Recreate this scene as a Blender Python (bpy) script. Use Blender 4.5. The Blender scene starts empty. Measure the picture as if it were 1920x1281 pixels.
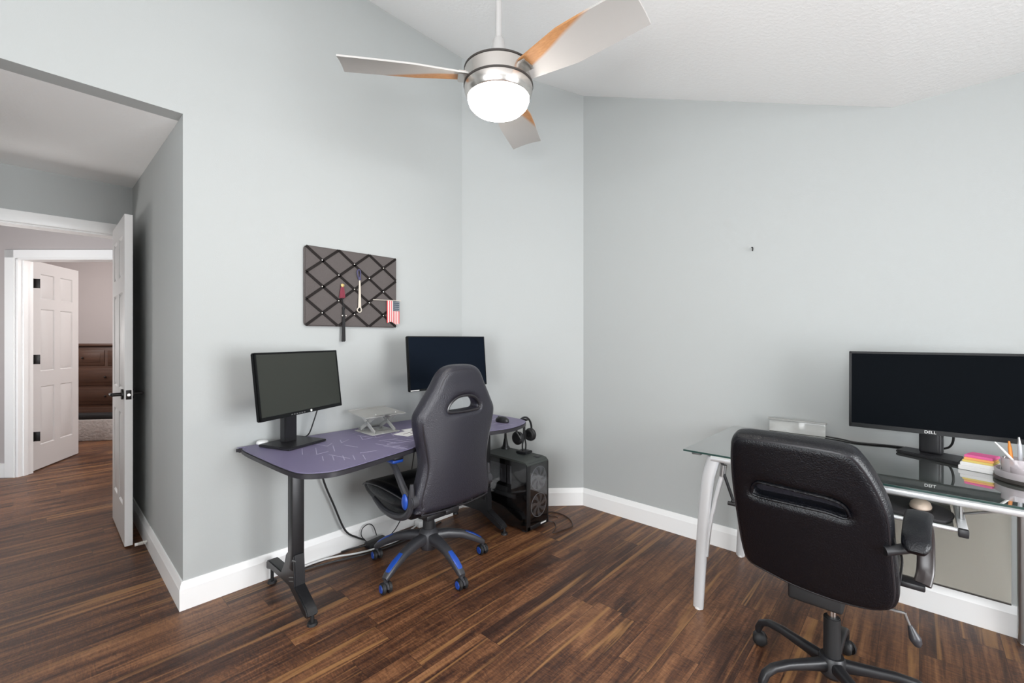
import bpy, bmesh, math, random
from mathutils import Vector, Matrix
random.seed(7)
PI = math.pi
scene = bpy.context.scene
COL = scene.collection
V = Vector

# ------------------------------------------------------------------ materials
def new_mat(name):
    m = bpy.data.materials.new(name); m.use_nodes = True
    nt = m.node_tree; nt.nodes.clear()
    out = nt.nodes.new('ShaderNodeOutputMaterial')
    return m, nt, out

def mat(name, col, rough=.5, metal=0., bump=0., bscale=60., var=0., spec=.5, bdetail=3., coat=0.):
    m, nt, out = new_mat(name)
    b = nt.nodes.new('ShaderNodeBsdfPrincipled')
    b.inputs['Base Color'].default_value = (*col, 1)
    b.inputs['Roughness'].default_value = rough
    b.inputs['Metallic'].default_value = metal
    b.inputs['Specular IOR Level'].default_value = spec
    b.inputs['Coat Weight'].default_value = coat
    nt.links.new(b.outputs[0], out.inputs[0])
    if bump or var:
        tc = nt.nodes.new('ShaderNodeTexCoord')
        n = nt.nodes.new('ShaderNodeTexNoise')
        n.inputs['Scale'].default_value = bscale; n.inputs['Detail'].default_value = bdetail
        nt.links.new(tc.outputs['Object'], n.inputs['Vector'])
        if bump:
            bp = nt.nodes.new('ShaderNodeBump'); bp.inputs['Strength'].default_value = bump
            bp.inputs['Distance'].default_value = .01
            nt.links.new(n.outputs[0], bp.inputs['Height']); nt.links.new(bp.outputs[0], b.inputs['Normal'])
        if var:
            mx = nt.nodes.new('ShaderNodeMix'); mx.data_type = 'RGBA'
            mx.inputs[6].default_value = (*[c*(1-var) for c in col], 1)
            mx.inputs[7].default_value = (*[min(1, c*(1+var)) for c in col], 1)
            nt.links.new(n.outputs[0], mx.inputs[0]); nt.links.new(mx.outputs[2], b.inputs['Base Color'])
    return m

def glass_mat(name, tint, gloss_rough=.03, frost=0., frost_col=(.8, .8, .8), refl=1.0):
    """thin clear sheet: tinted see-through + mirror sheen by angle (+ a little frosting)"""
    m, nt, out = new_mat(name)
    tr = nt.nodes.new('ShaderNodeBsdfTransparent'); tr.inputs[0].default_value = (*tint, 1)
    gl = nt.nodes.new('ShaderNodeBsdfGlossy'); gl.inputs['Roughness'].default_value = gloss_rough
    fr = nt.nodes.new('ShaderNodeFresnel'); fr.inputs[0].default_value = 1.5
    mu = nt.nodes.new('ShaderNodeMath'); mu.operation = 'MULTIPLY'; mu.inputs[1].default_value = refl
    mu.use_clamp = True
    nt.links.new(fr.outputs[0], mu.inputs[0])
    base = tr
    if frost:
        df = nt.nodes.new('ShaderNodeBsdfDiffuse'); df.inputs[0].default_value = (*frost_col, 1)
        mf = nt.nodes.new('ShaderNodeMixShader'); mf.inputs[0].default_value = frost
        nt.links.new(tr.outputs[0], mf.inputs[1]); nt.links.new(df.outputs[0], mf.inputs[2]); base = mf
    mx = nt.nodes.new('ShaderNodeMixShader')
    nt.links.new(mu.outputs[0], mx.inputs[0]); nt.links.new(base.outputs[0], mx.inputs[1]); nt.links.new(gl.outputs[0], mx.inputs[2])
    nt.links.new(mx.outputs[0], out.inputs[0])
    return m

def floor_mat():
    m, nt, out = new_mat('hickory_planks')
    N, L = nt.nodes.new, nt.links.new
    tc = N('ShaderNodeTexCoord'); sp = N('ShaderNodeSeparateXYZ'); L(tc.outputs['Object'], sp.inputs[0])
    def op(o, x, y=None, k=None):
        a = N('ShaderNodeMath'); a.operation = o; L(x, a.inputs[0])
        if y is not None: L(y, a.inputs[1])
        elif k is not None: a.inputs[1].default_value = k
        return a.outputs[0]
    row = op('FLOOR', op('DIVIDE', sp.outputs[0], k=.127))
    shf = op('MULTIPLY', op('FRACT', op('MULTIPLY', op('SINE', op('MULTIPLY', row, k=12.9898)), k=437.585)), k=1.22)
    yy = op('ADD', sp.outputs[1], shf)
    cb = N('ShaderNodeCombineXYZ'); L(yy, cb.inputs[0]); L(sp.outputs[0], cb.inputs[1])   # planks run along Y, each row shifted
    br = N('ShaderNodeTexBrick')
    br.inputs['Color1'].default_value = (0, 0, 0, 1); br.inputs['Color2'].default_value = (1, 1, 1, 1); br.inputs['Mortar'].default_value = (.5, .5, .5, 1)
    br.inputs['Scale'].default_value = 1; br.inputs['Mortar Size'].default_value = .0009; br.inputs['Mortar Smooth'].default_value = .2
    br.inputs['Brick Width'].default_value = 1.22; br.inputs['Row Height'].default_value = .127
    br.offset = 0.
    L(cb.outputs[0], br.inputs['Vector'])
    rnd = N('ShaderNodeSeparateColor'); L(br.outputs['Color'], rnd.inputs[0])
    # shift the grain from plank to plank
    mp = N('ShaderNodeMath'); mp.operation = 'MULTIPLY'; mp.inputs[1].default_value = 37.; L(rnd.outputs[0], mp.inputs[0])
    def noise(sx, sy, scale, detail, dist, rough=.55):
        a = N('ShaderNodeMath'); a.operation = 'MULTIPLY_ADD'; a.inputs[1].default_value = sx; L(sp.outputs[0], a.inputs[0]); L(mp.outputs[0], a.inputs[2])
        b = N('ShaderNodeMath'); b.operation = 'MULTIPLY'; b.inputs[1].default_value = sy; L(sp.outputs[1], b.inputs[0])
        c = N('ShaderNodeCombineXYZ'); L(a.outputs[0], c.inputs[0]); L(b.outputs[0], c.inputs[1]); L(mp.outputs[0], c.inputs[2])
        n = N('ShaderNodeTexNoise'); n.inputs['Scale'].default_value = scale; n.inputs['Detail'].default_value = detail
        n.inputs['Distortion'].default_value = dist; n.inputs['Roughness'].default_value = rough
        L(c.outputs[0], n.inputs['Vector']); return n
    big = noise(13, 1.0, 1.0, 6, 1.0, .66)          # broad light and dark heartwood bands
    fine = noise(80, 3.2, 1.0, 4, .5)        # fine grain along the plank
    chat = noise(13, 42, 1.0, 5, 3.0, .7)         # hand-scraped chatter across the plank
    def madd(x, k, y=None, c=0.):
        a = N('ShaderNodeMath'); a.operation = 'MULTIPLY_ADD'; L(x, a.inputs[0]); a.inputs[1].default_value = k
        if y is not None: L(y, a.inputs[2])
        else: a.inputs[2].default_value = c
        return a.outputs[0]
    s = madd(big.outputs[0], 1.0, None, -.02)
    s = madd(fine.outputs[0], .40, s); s = madd(chat.outputs[0], .56, s, ); s = op('SUBTRACT', s, k=.04); s = madd(rnd.outputs[0], .10, s); s = op('MULTIPLY', s, k=.7)
    r = N('ShaderNodeValToRGB'); L(s, r.inputs[0])
    e = r.color_ramp.elements
    e[0].position = .52; e[0].color = (.026, .0106, .0070, 1)
    e[1].position = .90; e[1].color = (.30, .145, .066, 1)
    for p, c in ((.61, (.054, .0225, .0130, 1)), (.685, (.108, .0450, .0215, 1)), (.76, (.175, .0770, .0350, 1))):
        q = r.color_ramp.elements.new(p); q.color = c
    # golden sapwood streaks
    sap = noise(17, .60, 1.0, 3, .8)
    sr = N('ShaderNodeValToRGB'); L(sap.outputs[0], sr.inputs[0]); sr.color_ramp.elements[0].position = .575; sr.color_ramp.elements[1].position = .645
    sm = N('ShaderNodeMath'); sm.operation = 'MULTIPLY'; sm.inputs[1].default_value = .72; L(sr.outputs[0], sm.inputs[0])
    sc = N('ShaderNodeMix'); sc.data_type = 'RGBA'; sc.inputs[6].default_value = (.17, .076, .026, 1); sc.inputs[7].default_value = (.42, .22, .085, 1); L(fine.outputs[0], sc.inputs[0])
    m1 = N('ShaderNodeMix'); m1.data_type = 'RGBA'; L(sm.outputs[0], m1.inputs[0]); L(r.outputs[0], m1.inputs[6]); L(sc.outputs[2], m1.inputs[7])
    m2 = N('ShaderNodeMix'); m2.data_type = 'RGBA'; L(br.outputs['Fac'], m2.inputs[0]); L(m1.outputs[2], m2.inputs[6]); m2.inputs[7].default_value = (.022, .010, .007, 1)
    b = N('ShaderNodeBsdfPrincipled'); L(m2.outputs[2], b.inputs['Base Color'])
    rr = madd(chat.outputs[0], .18, None, .34); L(rr, b.inputs['Roughness'])
    b.inputs['Specular IOR Level'].default_value = .40
    bp = N('ShaderNodeBump'); bp.inputs['Strength'].default_value = .16; bp.inputs['Distance'].default_value = .006
    h = madd(chat.outputs[0], 1.0, fine.outputs[0]); L(h, bp.inputs['Height']); L(bp.outputs[0], b.inputs['Normal'])
    L(b.outputs[0], out.inputs[0])
    return m

def ceiling_mat():
    m, nt, out = new_mat('knockdown_ceiling')
    N, L = nt.nodes.new, nt.links.new
    tc = N('ShaderNodeTexCoord'); n = N('ShaderNodeTexNoise'); n.inputs['Scale'].default_value = 55; n.inputs['Detail'].default_value = 4
    n.inputs['Distortion'].default_value = .5
    L(tc.outputs['Object'], n.inputs['Vector'])
    r = N('ShaderNodeValToRGB'); r.color_ramp.elements[0].position = .45; r.color_ramp.elements[1].position = .6; L(n.outputs[0], r.inputs[0])
    bp = N('ShaderNodeBump'); bp.inputs['Strength'].default_value = .09; bp.inputs['Distance'].default_value = .005; L(r.outputs[0], bp.inputs['Height'])
    b = N('ShaderNodeBsdfPrincipled'); b.inputs['Base Color'].default_value = (.90, .90, .895, 1); b.inputs['Roughness'].default_value = .9
    b.inputs['Specular IOR Level'].default_value = .2
    L(bp.outputs[0], b.inputs['Normal']); L(b.outputs[0], out.inputs[0]); return m

def blade_mat():
    """taupe blade face with a wood-brown wedge by the root (object x runs along the blade)"""
    m, nt, out = new_mat('fan_blade_finish')
    N, L = nt.nodes.new, nt.links.new
    tc = N('ShaderNodeTexCoord'); sp = N('ShaderNodeSeparateXYZ'); L(tc.outputs['UV'], sp.inputs[0])
    # u along the blade 0..1, v across 0..1 : brown where v > .45 + u*.9
    a = N('ShaderNodeMath'); a.operation = 'MULTIPLY_ADD'; a.inputs[1].default_value = -.95; L(sp.outputs[0], a.inputs[0]); vi = N('ShaderNodeMath'); vi.operation = 'SUBTRACT'; vi.inputs[0].default_value = 1.; L(sp.outputs[1], vi.inputs[1]); L(vi.outputs[0], a.inputs[2])
    r = N('ShaderNodeValToRGB'); r.color_ramp.elements[0].position = .30; r.color_ramp.elements[1].position = .40; L(a.outputs[0], r.inputs[0])
    gn = N('ShaderNodeTexNoise'); gn.inputs['Scale'].default_value = 30
    wd = N('ShaderNodeMix'); wd.data_type = 'RGBA'; L(gn.outputs[0], wd.inputs[0]); wd.inputs[6].default_value = (.30, .13, .045, 1); wd.inputs[7].default_value = (.50, .25, .10, 1)
    mx = N('ShaderNodeMix'); mx.data_type = 'RGBA'; L(r.outputs[0], mx.inputs[0]); mx.inputs[6].default_value = (.40, .385, .37, 1); L(wd.outputs[2], mx.inputs[7])
    b = N('ShaderNodeBsdfPrincipled'); b.inputs['Roughness'].default_value = .5; L(mx.outputs[2], b.inputs['Base Color']); L(b.outputs[0], out.inputs[0])
    return m

def wood_mat(name, dark, light, axis=0, rough=.45):
    m, nt, out = new_mat(name)
    N, L = nt.nodes.new, nt.links.new
    tc = N('ShaderNodeTexCoord'); mp = N('ShaderNodeMapping'); L(tc.outputs['Object'], mp.inputs[0])
    s = [28, 28, 28]; s[axis] = 2; mp.inputs['Scale'].default_value = s
    n = N('ShaderNodeTexNoise'); n.inputs['Scale'].default_value = 1; n.inputs['Detail'].default_value = 4; n.inputs['Distortion'].default_value = .6; L(mp.outputs[0], n.inputs['Vector'])
    mx = N('ShaderNodeMix'); mx.data_type = 'RGBA'; L(n.outputs[0], mx.inputs[0]); mx.inputs[6].default_value = (*dark, 1); mx.inputs[7].default_value = (*light, 1)
    b = N('ShaderNodeBsdfPrincipled'); b.inputs['Roughness'].default_value = rough; L(mx.outputs[2], b.inputs['Base Color']); L(b.outputs[0], out.inputs[0])
    return m

def emit_mat(name, col, s):
    m, nt, out = new_mat(name)
    e = nt.nodes.new('ShaderNodeEmission'); e.inputs[0].default_value = (*col, 1); e.inputs[1].default_value = s
    nt.links.new(e.outputs[0], out.inputs[0]); return m

M = {}
M['wall'] = mat('grey_green_paint', (.425, .441, .437), .75, bump=.05, bscale=220, spec=.25)
M['hall_wall'] = mat('hall_paint', (.44, .405, .40), .8, bump=.05, bscale=220, spec=.25)
M['ceiling'] = ceiling_mat()
M['trim'] = mat('white_trim', (.86, .86, .855), .35)
M['door'] = mat('white_door', (.70, .695, .69), .38)
M['floor'] = floor_mat()
M['black_metal'] = mat('black_metal', (.018, .018, .02), .38, .3)
M['black_plastic'] = mat('black_plastic', (.012, .012, .014), .42)
M['matte_black'] = mat('matte_black', (.009, .009, .010), .6)
M['hinge'] = mat('dark_bronze', (.014, .012, .011), .4, .5)
M['screen_green'] = mat('grey_screen', (.030, .033, .028), .42, spec=.3)
M['screen_blue'] = mat('dark_screen', (.006, .009, .015), .5, spec=.02)
M['screen_black'] = mat('black_screen', (.003, .004, .0055), .5, spec=.02)
M['bezel'] = mat('bezel', (.005, .0055, .006), .4, spec=.22)
M['leather_grey'] = mat('charcoal_leather', (.017, .0165, .024), .31, bump=.25, bscale=230, spec=.55)
M['leather_black'] = mat('black_leather', (.0022, .0027, .0048), .33, bump=.25, bscale=230, spec=.38)
M['piping_grey'] = mat('dark_piping', (.016, .015, .018), .3)
M['blue'] = mat('blue_plastic', (.012, .058, .32), .32)
M['chair_grey'] = mat('grey_plastic', (.034, .034, .039), .4)
M['chrome'] = mat('chrome', (.55, .55, .54), .18, 1.)
M['silver'] = mat('silver_paint', (.70, .715, .73), .32, .35)
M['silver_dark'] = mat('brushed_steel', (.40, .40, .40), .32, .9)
M['nickel'] = mat('brushed_nickel', (.66, .63, .60), .24, 1.)
M['fan_white'] = mat('satin_pole', (.60, .59, .58), .3, .6)
M['groove'] = mat('dark_groove', (.03, .025, .022), .5)
M['globe'] = emit_mat('lit_globe', (1., .94, .86), 34)
M['blade'] = blade_mat()
M['board'] = mat('taupe_linen', (.118, .104, .101), .9, bump=.5, bscale=500, var=.22, spec=.15)
M['ribbon'] = mat('brown_ribbon', (.009, .006, .0055), .6, spec=.2)
M['stud'] = mat('stud', (.75, .70, .64), .2, 1.)
M['red_cord'] = mat('red_cord', (.20, .03, .05), .8)
M['gold'] = mat('gold_band', (.62, .45, .18), .4, .5)
M['black_cord'] = mat('black_cord', (.008, .008, .009), .7)
M['ivory'] = mat('ivory_cord', (.62, .56, .48), .7)
M['navy'] = mat('navy_cord', (.06, .055, .12), .7)
M['white'] = mat('white_plastic', (.78, .78, .77), .35)
M['flag_red'] = mat('flag_red', (.56, .075, .08), .8)
M['flag_white'] = mat('flag_white', (.74, .70, .68), .8)
M['flag_blue'] = mat('flag_blue', (.055, .075, .10), .8)
M['mat_purple'] = mat('purple_desk_mat', (.160, .140, .240), .42, bump=.25, bscale=600, var=.14, spec=.5)
M['mat_line'] = mat('printed_lines', (.42, .39, .52), .5)
M['mat_edge'] = mat('carbon_edge', (.018, .017, .022), .4)
M['glass'] = glass_mat('clear_glass', (.90, .945, .925), .02, .20, (.62, .71, .675), 2.6)
M['glass_edge'] = mat('glass_edge', (.02, .05, .045), .15)
M['glass_panel'] = glass_mat('tinted_panel_glass', (.93, .915, .87), .25, .26, (.74, .72, .655), .6)
M['acrylic'] = glass_mat('clear_acrylic', (.95, .955, .95), .05, .38, (.86, .86, .83), .9)
M['acrylic_edge'] = mat('acrylic_edge', (.34, .34, .33), .3)
M['smoke'] = glass_mat('smoked_glass', (.72, .72, .73), .05, 0, refl=.45)
M['organizer'] = glass_mat('smoky_acrylic', (.93, .90, .91), .06, .36, (.80, .75, .77), .7)
M['case'] = mat('case_black', (.0075, .0075, .0085), .45)
M['case_top'] = mat('case_top_mesh', (.045, .052, .048), .5, bump=.4, bscale=700)
M['part_grey'] = mat('pc_part_grey', (.14, .145, .145), .4)
M['fan_grey'] = mat('pc_fan_grey', (.30, .31, .33), .45)
M['paper'] = mat('paper', (.78, .77, .76), .8)
M['ink'] = mat('ink', (.10, .05, .07), .8)
M['pink'] = mat('pink_note', (.72, .13, .33), .75)
M['orange'] = mat('orange_note', (.80, .38, .14), .75)
M['yellow'] = mat('yellow_note', (.66, .52, .15), .75)
M['pen_orange'] = mat('orange_pen', (.75, .25, .03), .35)
M['pen_pink'] = mat('pink_pen', (.80, .05, .28), .35)
M['pen_grey'] = mat('clear_pen', (.42, .43, .46), .25)
M['cream'] = mat('cream_mouse', (.78, .62, .50), .4)
M['mousepad'] = mat('charcoal_pad', (.040, .038, .042), .7)
M['cable'] = mat('black_cable', (.012, .012, .013), .5)
M['cable_brown'] = mat('brown_cable', (.045, .025, .018), .5)
M['cable_white'] = mat('white_cable', (.70, .70, .70), .45)
M['dresser'] = wood_mat('dark_walnut', (.030, .013, .008), (.085, .036, .018), 0)
M['stonecloth'] = mat('pale_textured_cloth', (.46, .43, .41), .9, bump=.8, bscale=40, var=.25)
M['armrest_brown'] = mat('armrest_plastic', (.030, .024, .024), .28)
M['window_glass'] = glass_mat('window_glass', (.97, .98, .98), .02)
M['spring'] = mat('spring_white', (.72, .71, .68), .4)

# ------------------------------------------------------------------ mesh builder
def frame_z(d):
    d = V(d).normalized(); u = V((0, 0, 1)) if abs(d.z) < .95 else V((1, 0, 0))
    x = u.cross(d).normalized(); y = d.cross(x)
    return Matrix((x, y, d)).transposed()

def catmull(pts, n=6, closed=False):
    P = [V(p) for p in pts]; out = []
    N = len(P); rng = range(N if closed else N-1)
    for i in rng:
        if closed: a, b, c, d = P[(i-1) % N], P[i], P[(i+1) % N], P[(i+2) % N]
        else: a, b, c, d = P[max(i-1, 0)], P[i], P[i+1], P[min(i+2, N-1)]
        for k in range(n):
            t = k/n
            out.append(.5*((2*b)+(c-a)*t+(2*a-5*b+4*c-d)*t*t+(3*b-a-3*c+d)*t**3))
    if not closed: out.append(P[-1].copy())
    return out

class MB:
    def __init__(s): s.bm = bmesh.new()
    def _merge(s, tb, Mx=None, mi=0):
        if Mx is not None: bmesh.ops.transform(tb, matrix=Mx, verts=tb.verts)
        for f in tb.faces: f.material_index = mi
        me = bpy.data.meshes.new('tmp'); tb.to_mesh(me); tb.free(); s.bm.from_mesh(me); bpy.data.meshes.remove(me); return s
    def box(s, c, d, R=None, bev=0., seg=2, mi=0):
        tb = bmesh.new(); bmesh.ops.create_cube(tb, size=1)
        bmesh.ops.scale(tb, vec=V(d), verts=tb.verts)
        if bev: bmesh.ops.bevel(tb, geom=list(tb.edges), offset=bev, segments=seg, affect='EDGES', profile=.5)
        m = Matrix.Translation(V(c))
        if R is not None: m = m @ (R.to_4x4() if hasattr(R, 'to_4x4') else R)
        return s._merge(tb, m, mi)
    def bb(s, a, b, bev=0., seg=2, mi=0):
        a, b = V(a), V(b)
        return s.box((a+b)/2, [abs(x) for x in (b-a)], None, bev, seg, mi)
    def cyl(s, p, q, r, r2=None, n=20, mi=0, bev=0.):
        p, q = V(p), V(q); h = (q-p).length
        tb = bmesh.new(); bmesh.ops.create_cone(tb, cap_ends=True, segments=n, radius1=r, radius2=r if r2 is None else r2, depth=h)
        if bev:
            ed = [e for e in tb.edges if abs(e.verts[0].co.z-e.verts[1].co.z) < 1e-6]
            bmesh.ops.bevel(tb, geom=ed, offset=bev, segments=2, affect='EDGES')
        m = Matrix.Translation((p+q)/2) @ frame_z(q-p).to_4x4()
        return s._merge(tb, m, mi)
    def tube(s, pts, r, n=8, closed=False, sm=0, mi=0):
        P = catmull(pts, sm, closed) if sm else [V(p) for p in pts]
        K = len(P); rs = r if isinstance(r, (list, tuple)) else None
        def rad(i):
            if rs is None: return r
            t = i/(K-1)*(len(rs)-1); j = min(int(t), len(rs)-2); return rs[j]+(rs[j+1]-rs[j])*(t-j)
        tb = bmesh.new(); rings = []; prev = None
        for i in range(K):
            if closed: d = (P[(i+1) % K]-P[i-1])
            else: d = P[min(i+1, K-1)]-P[max(i-1, 0)]
            d.normalize()
            if prev is None:
                R = frame_z(d); x = R.col[0].copy()
            else:
                x = prev-d*prev.dot(d); x.normalize()
            y = d.cross(x); prev = x
            rings.append([tb.verts.new(P[i]+rad(i)*(math.cos(a)*x+math.sin(a)*y)) for a in [2*PI*k/n for k in range(n)]])
        for i in range(K if closed else K-1):
            A, B = rings[i], rings[(i+1) % K]
            for k in range(n): tb.faces.new((A[k], A[(k+1) % n], B[(k+1) % n], B[k]))
        if not closed: tb.faces.new(rings[0][::-1]); tb.faces.new(rings[-1])
        return s._merge(tb, None, mi)
    def lathe(s, prof, c=(0, 0, 0), n=32, Mx=None, mi=0):
        tb = bmesh.new(); rings = []
        for r, z in prof:
            if r < 1e-6: rings.append([tb.verts.new((0, 0, z))])
            else: rings.append([tb.verts.new((r*math.cos(2*PI*k/n), r*math.sin(2*PI*k/n), z)) for k in range(n)])
        for A, B in zip(rings, rings[1:]):
            for k in range(n):
                q = [A[k % len(A)], A[(k+1) % n % len(A)], B[(k+1) % n % len(B)], B[k % len(B)]]
                u = []
                for v in q:
                    if v not in u: u.append(v)
                if len(u) > 2: tb.faces.new(u)
        bmesh.ops.recalc_face_normals(tb, faces=tb.faces)
        m = Matrix.Translation(V(c))
        if Mx is not None: m = m @ (Mx.to_4x4() if len(Mx) == 3 else Mx)
        return s._merge(tb, m, mi)
    def prism(s, poly, t, Mx=None, bev=0., seg=2, mi=0):
        """poly in local xy, extruded 0..t along local z"""
        tb = bmesh.new()
        a = [tb.verts.new((p[0], p[1], 0)) for p in poly]; b = [tb.verts.new((p[0], p[1], t)) for p in poly]
        tb.faces.new(a[::-1]); tb.faces.new(b); n = len(poly)
        for k in range(n): tb.faces.new((a[k], a[(k+1) % n], b[(k+1) % n], b[k]))
        bmesh.ops.recalc_face_normals(tb, faces=tb.faces)
        if bev:
            ed = [e for e in tb.edges if abs(e.verts[0].co.z-e.verts[1].co.z) < 1e-7]
            bmesh.ops.bevel(tb, geom=ed, offset=bev, segments=seg, affect='EDGES')
        return s._merge(tb, Mx, mi)
    def ell(s, c, r, R=None, n=20, mi=0):
        tb = bmesh.new(); bmesh.ops.create_uvsphere(tb, u_segments=n, v_segments=max(6, n//2), radius=1)
        bmesh.ops.scale(tb, vec=V(r) if not isinstance(r, (int, float)) else V((r, r, r)), verts=tb.verts)
        m = Matrix.Translation(V(c))
        if R is not None: m = m @ R.to_4x4()
        return s._merge(tb, m, mi)
    def loft(s, rings, caps=True, mi=0, closed=True):
        tb = bmesh.new(); RR = [[tb.verts.new(V(p)) for p in r] for r in rings]; n = len(RR[0])
        for A, B in zip(RR, RR[1:]):
            for k in range(n if closed else n-1): tb.faces.new((A[k], A[(k+1) % n], B[(k+1) % n], B[k]))
        if caps and closed: tb.faces.new(RR[0][::-1]); tb.faces.new(RR[-1])
        bmesh.ops.recalc_face_normals(tb, faces=tb.faces)
        return s._merge(tb, None, mi)
    def mesh(s, me):
        s.bm.from_mesh(me); return s

XZ = Matrix(((1, 0, 0, 0), (0, 0, -1, 0), (0, 1, 0, 0), (0, 0, 0, 1)))       # local x,y -> world x,z ; extrude to -Y
YZ = Matrix(((0, 0, 1, 0), (1, 0, 0, 0), (0, 1, 0, 0), (0, 0, 0, 1)))        # local x,y -> world y,z ; extrude to +X
def T(x, y, z): return Matrix.Translation((x, y, z))
def RZ(a): return Matrix.Rotation(a, 4, 'Z')

def root_of(o):
    while o.parent: o = o.parent
    return o

def obj(name, mb, mats, parent=None, smooth=35, local=False):
    """ONE mesh object; shapes are given in room coordinates unless local"""
    me = bpy.data.meshes.new(name)
    if parent is not None and not local:
        bmesh.ops.transform(mb.bm, matrix=root_of(parent).matrix_basis.inverted(), verts=mb.bm.verts)
    mb.bm.to_mesh(me); mb.bm.free()
    for m in (mats if isinstance(mats, (list, tuple)) else [mats]): me.materials.append(m)
    o = bpy.data.objects.new(name, me); COL.objects.link(o)
    if smooth:
        me.polygons.foreach_set('use_smooth', [True]*len(me.polygons))
        me.set_sharp_from_angle(angle=math.radians(smooth))
    if parent is not None: o.parent = parent
    return o

def thing(name, label, cat, loc=(0, 0, 0), rotz=0, group=None):
    o = bpy.data.objects.new(name, None); COL.objects.link(o)
    o.empty_display_size = .05
    o.location = loc; o.rotation_euler = (0, 0, rotz)
    o.matrix_basis = T(*loc) @ RZ(rotz)
    o['label'] = label; o['category'] = cat
    if group: o['group'] = group
    return o

def tag(o, label, cat, group=None):
    o['label'] = label; o['category'] = cat
    if group: o['group'] = group
    return o

def struct(name, mb, m, parent=None, smooth=30, label=None):
    o = obj(name, mb, m, parent, smooth)
    if parent is None: o['kind'] = 'structure'
    if label: o['label'] = label; 
    return o

def cushion(outline, holes, thick, bev, Mx, voxel=None, smooth_it=4, deform=None, sm=6, res=4):
    """soft slab: smoothed outline (xy) with holes, rounded rim; Mx maps local xyz (z = thickness, centred) to the room"""
    cu = bpy.data.curves.new('c', 'CURVE'); cu.dimensions = '2D'; cu.fill_mode = 'BOTH'
    cu.extrude = max(thick/2-bev, .0005); cu.bevel_depth = bev; cu.bevel_resolution = res; cu.offset = -bev
    for loop in [outline]+list(holes):
        P = catmull([(x, y, 0) for x, y in loop], sm, True) if sm else [V((x, y, 0)) for x, y in loop]
        sp = cu.splines.new('POLY'); sp.points.add(len(P)-1)
        for i, p in enumerate(P): sp.points[i].co = (p.x, p.y, 0, 1)
        sp.use_cyclic_u = True
    o = bpy.data.objects.new('c', cu); COL.objects.link(o)
    dg = bpy.context.evaluated_depsgraph_get(); dg.update()
    me = bpy.data.meshes.new_from_object(o.evaluated_get(dg)); bpy.data.objects.remove(o); bpy.data.curves.remove(cu)
    if voxel: me = remesh(me, voxel, smooth_it)
    me.materials.clear()
    mb = MB(); mb.mesh(me); bpy.data.meshes.remove(me)
    if voxel is None:
        bmesh.ops.remove_doubles(mb.bm, verts=mb.bm.verts, dist=1e-5)
    if deform:
        for v in mb.bm.verts: v.co = deform(v.co.copy())
    bmesh.ops.transform(mb.bm, matrix=Mx, verts=mb.bm.verts)
    bmesh.ops.recalc_face_normals(mb.bm, faces=mb.bm.faces)
    return mb

def remesh(me, voxel, it=4):
    o = bpy.data.objects.new('r', me); COL.objects.link(o)
    md = o.modifiers.new('r', 'REMESH'); md.mode = 'VOXEL'; md.voxel_size = voxel
    s = o.modifiers.new('s', 'SMOOTH'); s.factor = .5; s.iterations = it
    dg = bpy.context.evaluated_depsgraph_get(); dg.update()
    r = bpy.data.meshes.new_from_object(o.evaluated_get(dg))
    bpy.data.objects.remove(o); bpy.data.meshes.remove(me); return r

def soft(mb, voxel, it=6):
    """melt a builder's shapes into one upholstered body"""
    me = bpy.data.meshes.new('s'); mb.bm.to_mesh(me); mb.bm.free()
    me = remesh(me, voxel, it); me.materials.clear(); n = MB(); n.mesh(me); bpy.data.meshes.remove(me); return n

def text_mesh(s, size, Mx, depth=.0006):
    cu = bpy.data.curves.new('t', 'FONT'); cu.body = s; cu.size = size; cu.extrude = depth; cu.align_x = 'CENTER'; cu.align_y = 'CENTER'
    o = bpy.data.objects.new('t', cu); COL.objects.link(o)
    dg = bpy.context.evaluated_depsgraph_get(); dg.update()
    me = bpy.data.meshes.new_from_object(o.evaluated_get(dg)); bpy.data.objects.remove(o); bpy.data.curves.remove(cu)
    me.materials.clear(); mb = MB(); mb.mesh(me); bpy.data.meshes.remove(me)
    bmesh.ops.transform(mb.bm, matrix=Mx, verts=mb.bm.verts); return mb

# ------------------------------------------------------------------ camera
H = 1.28; TH = math.radians(42.9); FPX = 822.1; Y0 = 635.5
cam = bpy.data.cameras.new('camera'); co = bpy.data.objects.new('camera', cam); COL.objects.link(co)
cam.sensor_width = 36; cam.lens = FPX/1920*36; cam.sensor_fit = 'HORIZONTAL'
cam.shift_y = -(640.5-Y0)/1920*1.0
cam.clip_start = .02
co.location = (0, 0, H); co.rotation_euler = (PI/2, 0, TH)
scene.camera = co
CT, ST = math.cos(TH), math.sin(TH)
def CF(xc, d): return (CT*xc-ST*d, ST*xc+CT*d)       # a spot given as right-of and ahead-of the doorway axis

# ------------------------------------------------------------------ room shell
WX, WY = -2.555, 2.855
ceil_z = lambda x: 2.42+.4078*(-.1-x)
struct('floor', MB().bb((-9.6, -3.2, -.1), (2.5, 6.5, 0)), M['floor'], label='dark hand-scraped wooden plank floor')
struct('wall_left', MB().prism([(-2.4, 0), (-.62, 0), (-.62, 2.346), (.46, 2.346), (.46, 0), (2.19, 0), (2.19, 3.44), (-2.4, 3.44)], -.1, T(WX, 0, 0) @ YZ), M['wall'], label='tall pale wall behind the purple desk')
struct('wall_corner', MB().prism([(WX, 2.19), (-1.9, WY), (-1.97, WY+.07), (WX-.07, 2.26)], 3.46), M['wall'], label='short angled wall in the corner')
struct('wall_back', MB().prism([(-1.9, 0), (2.3, 0), (2.3, 2.44), (-.1, 2.44), (-1.9, 3.18)], -.1, T(0, WY, 0) @ XZ), M['wall'], label='wall behind the glass desk')
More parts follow.
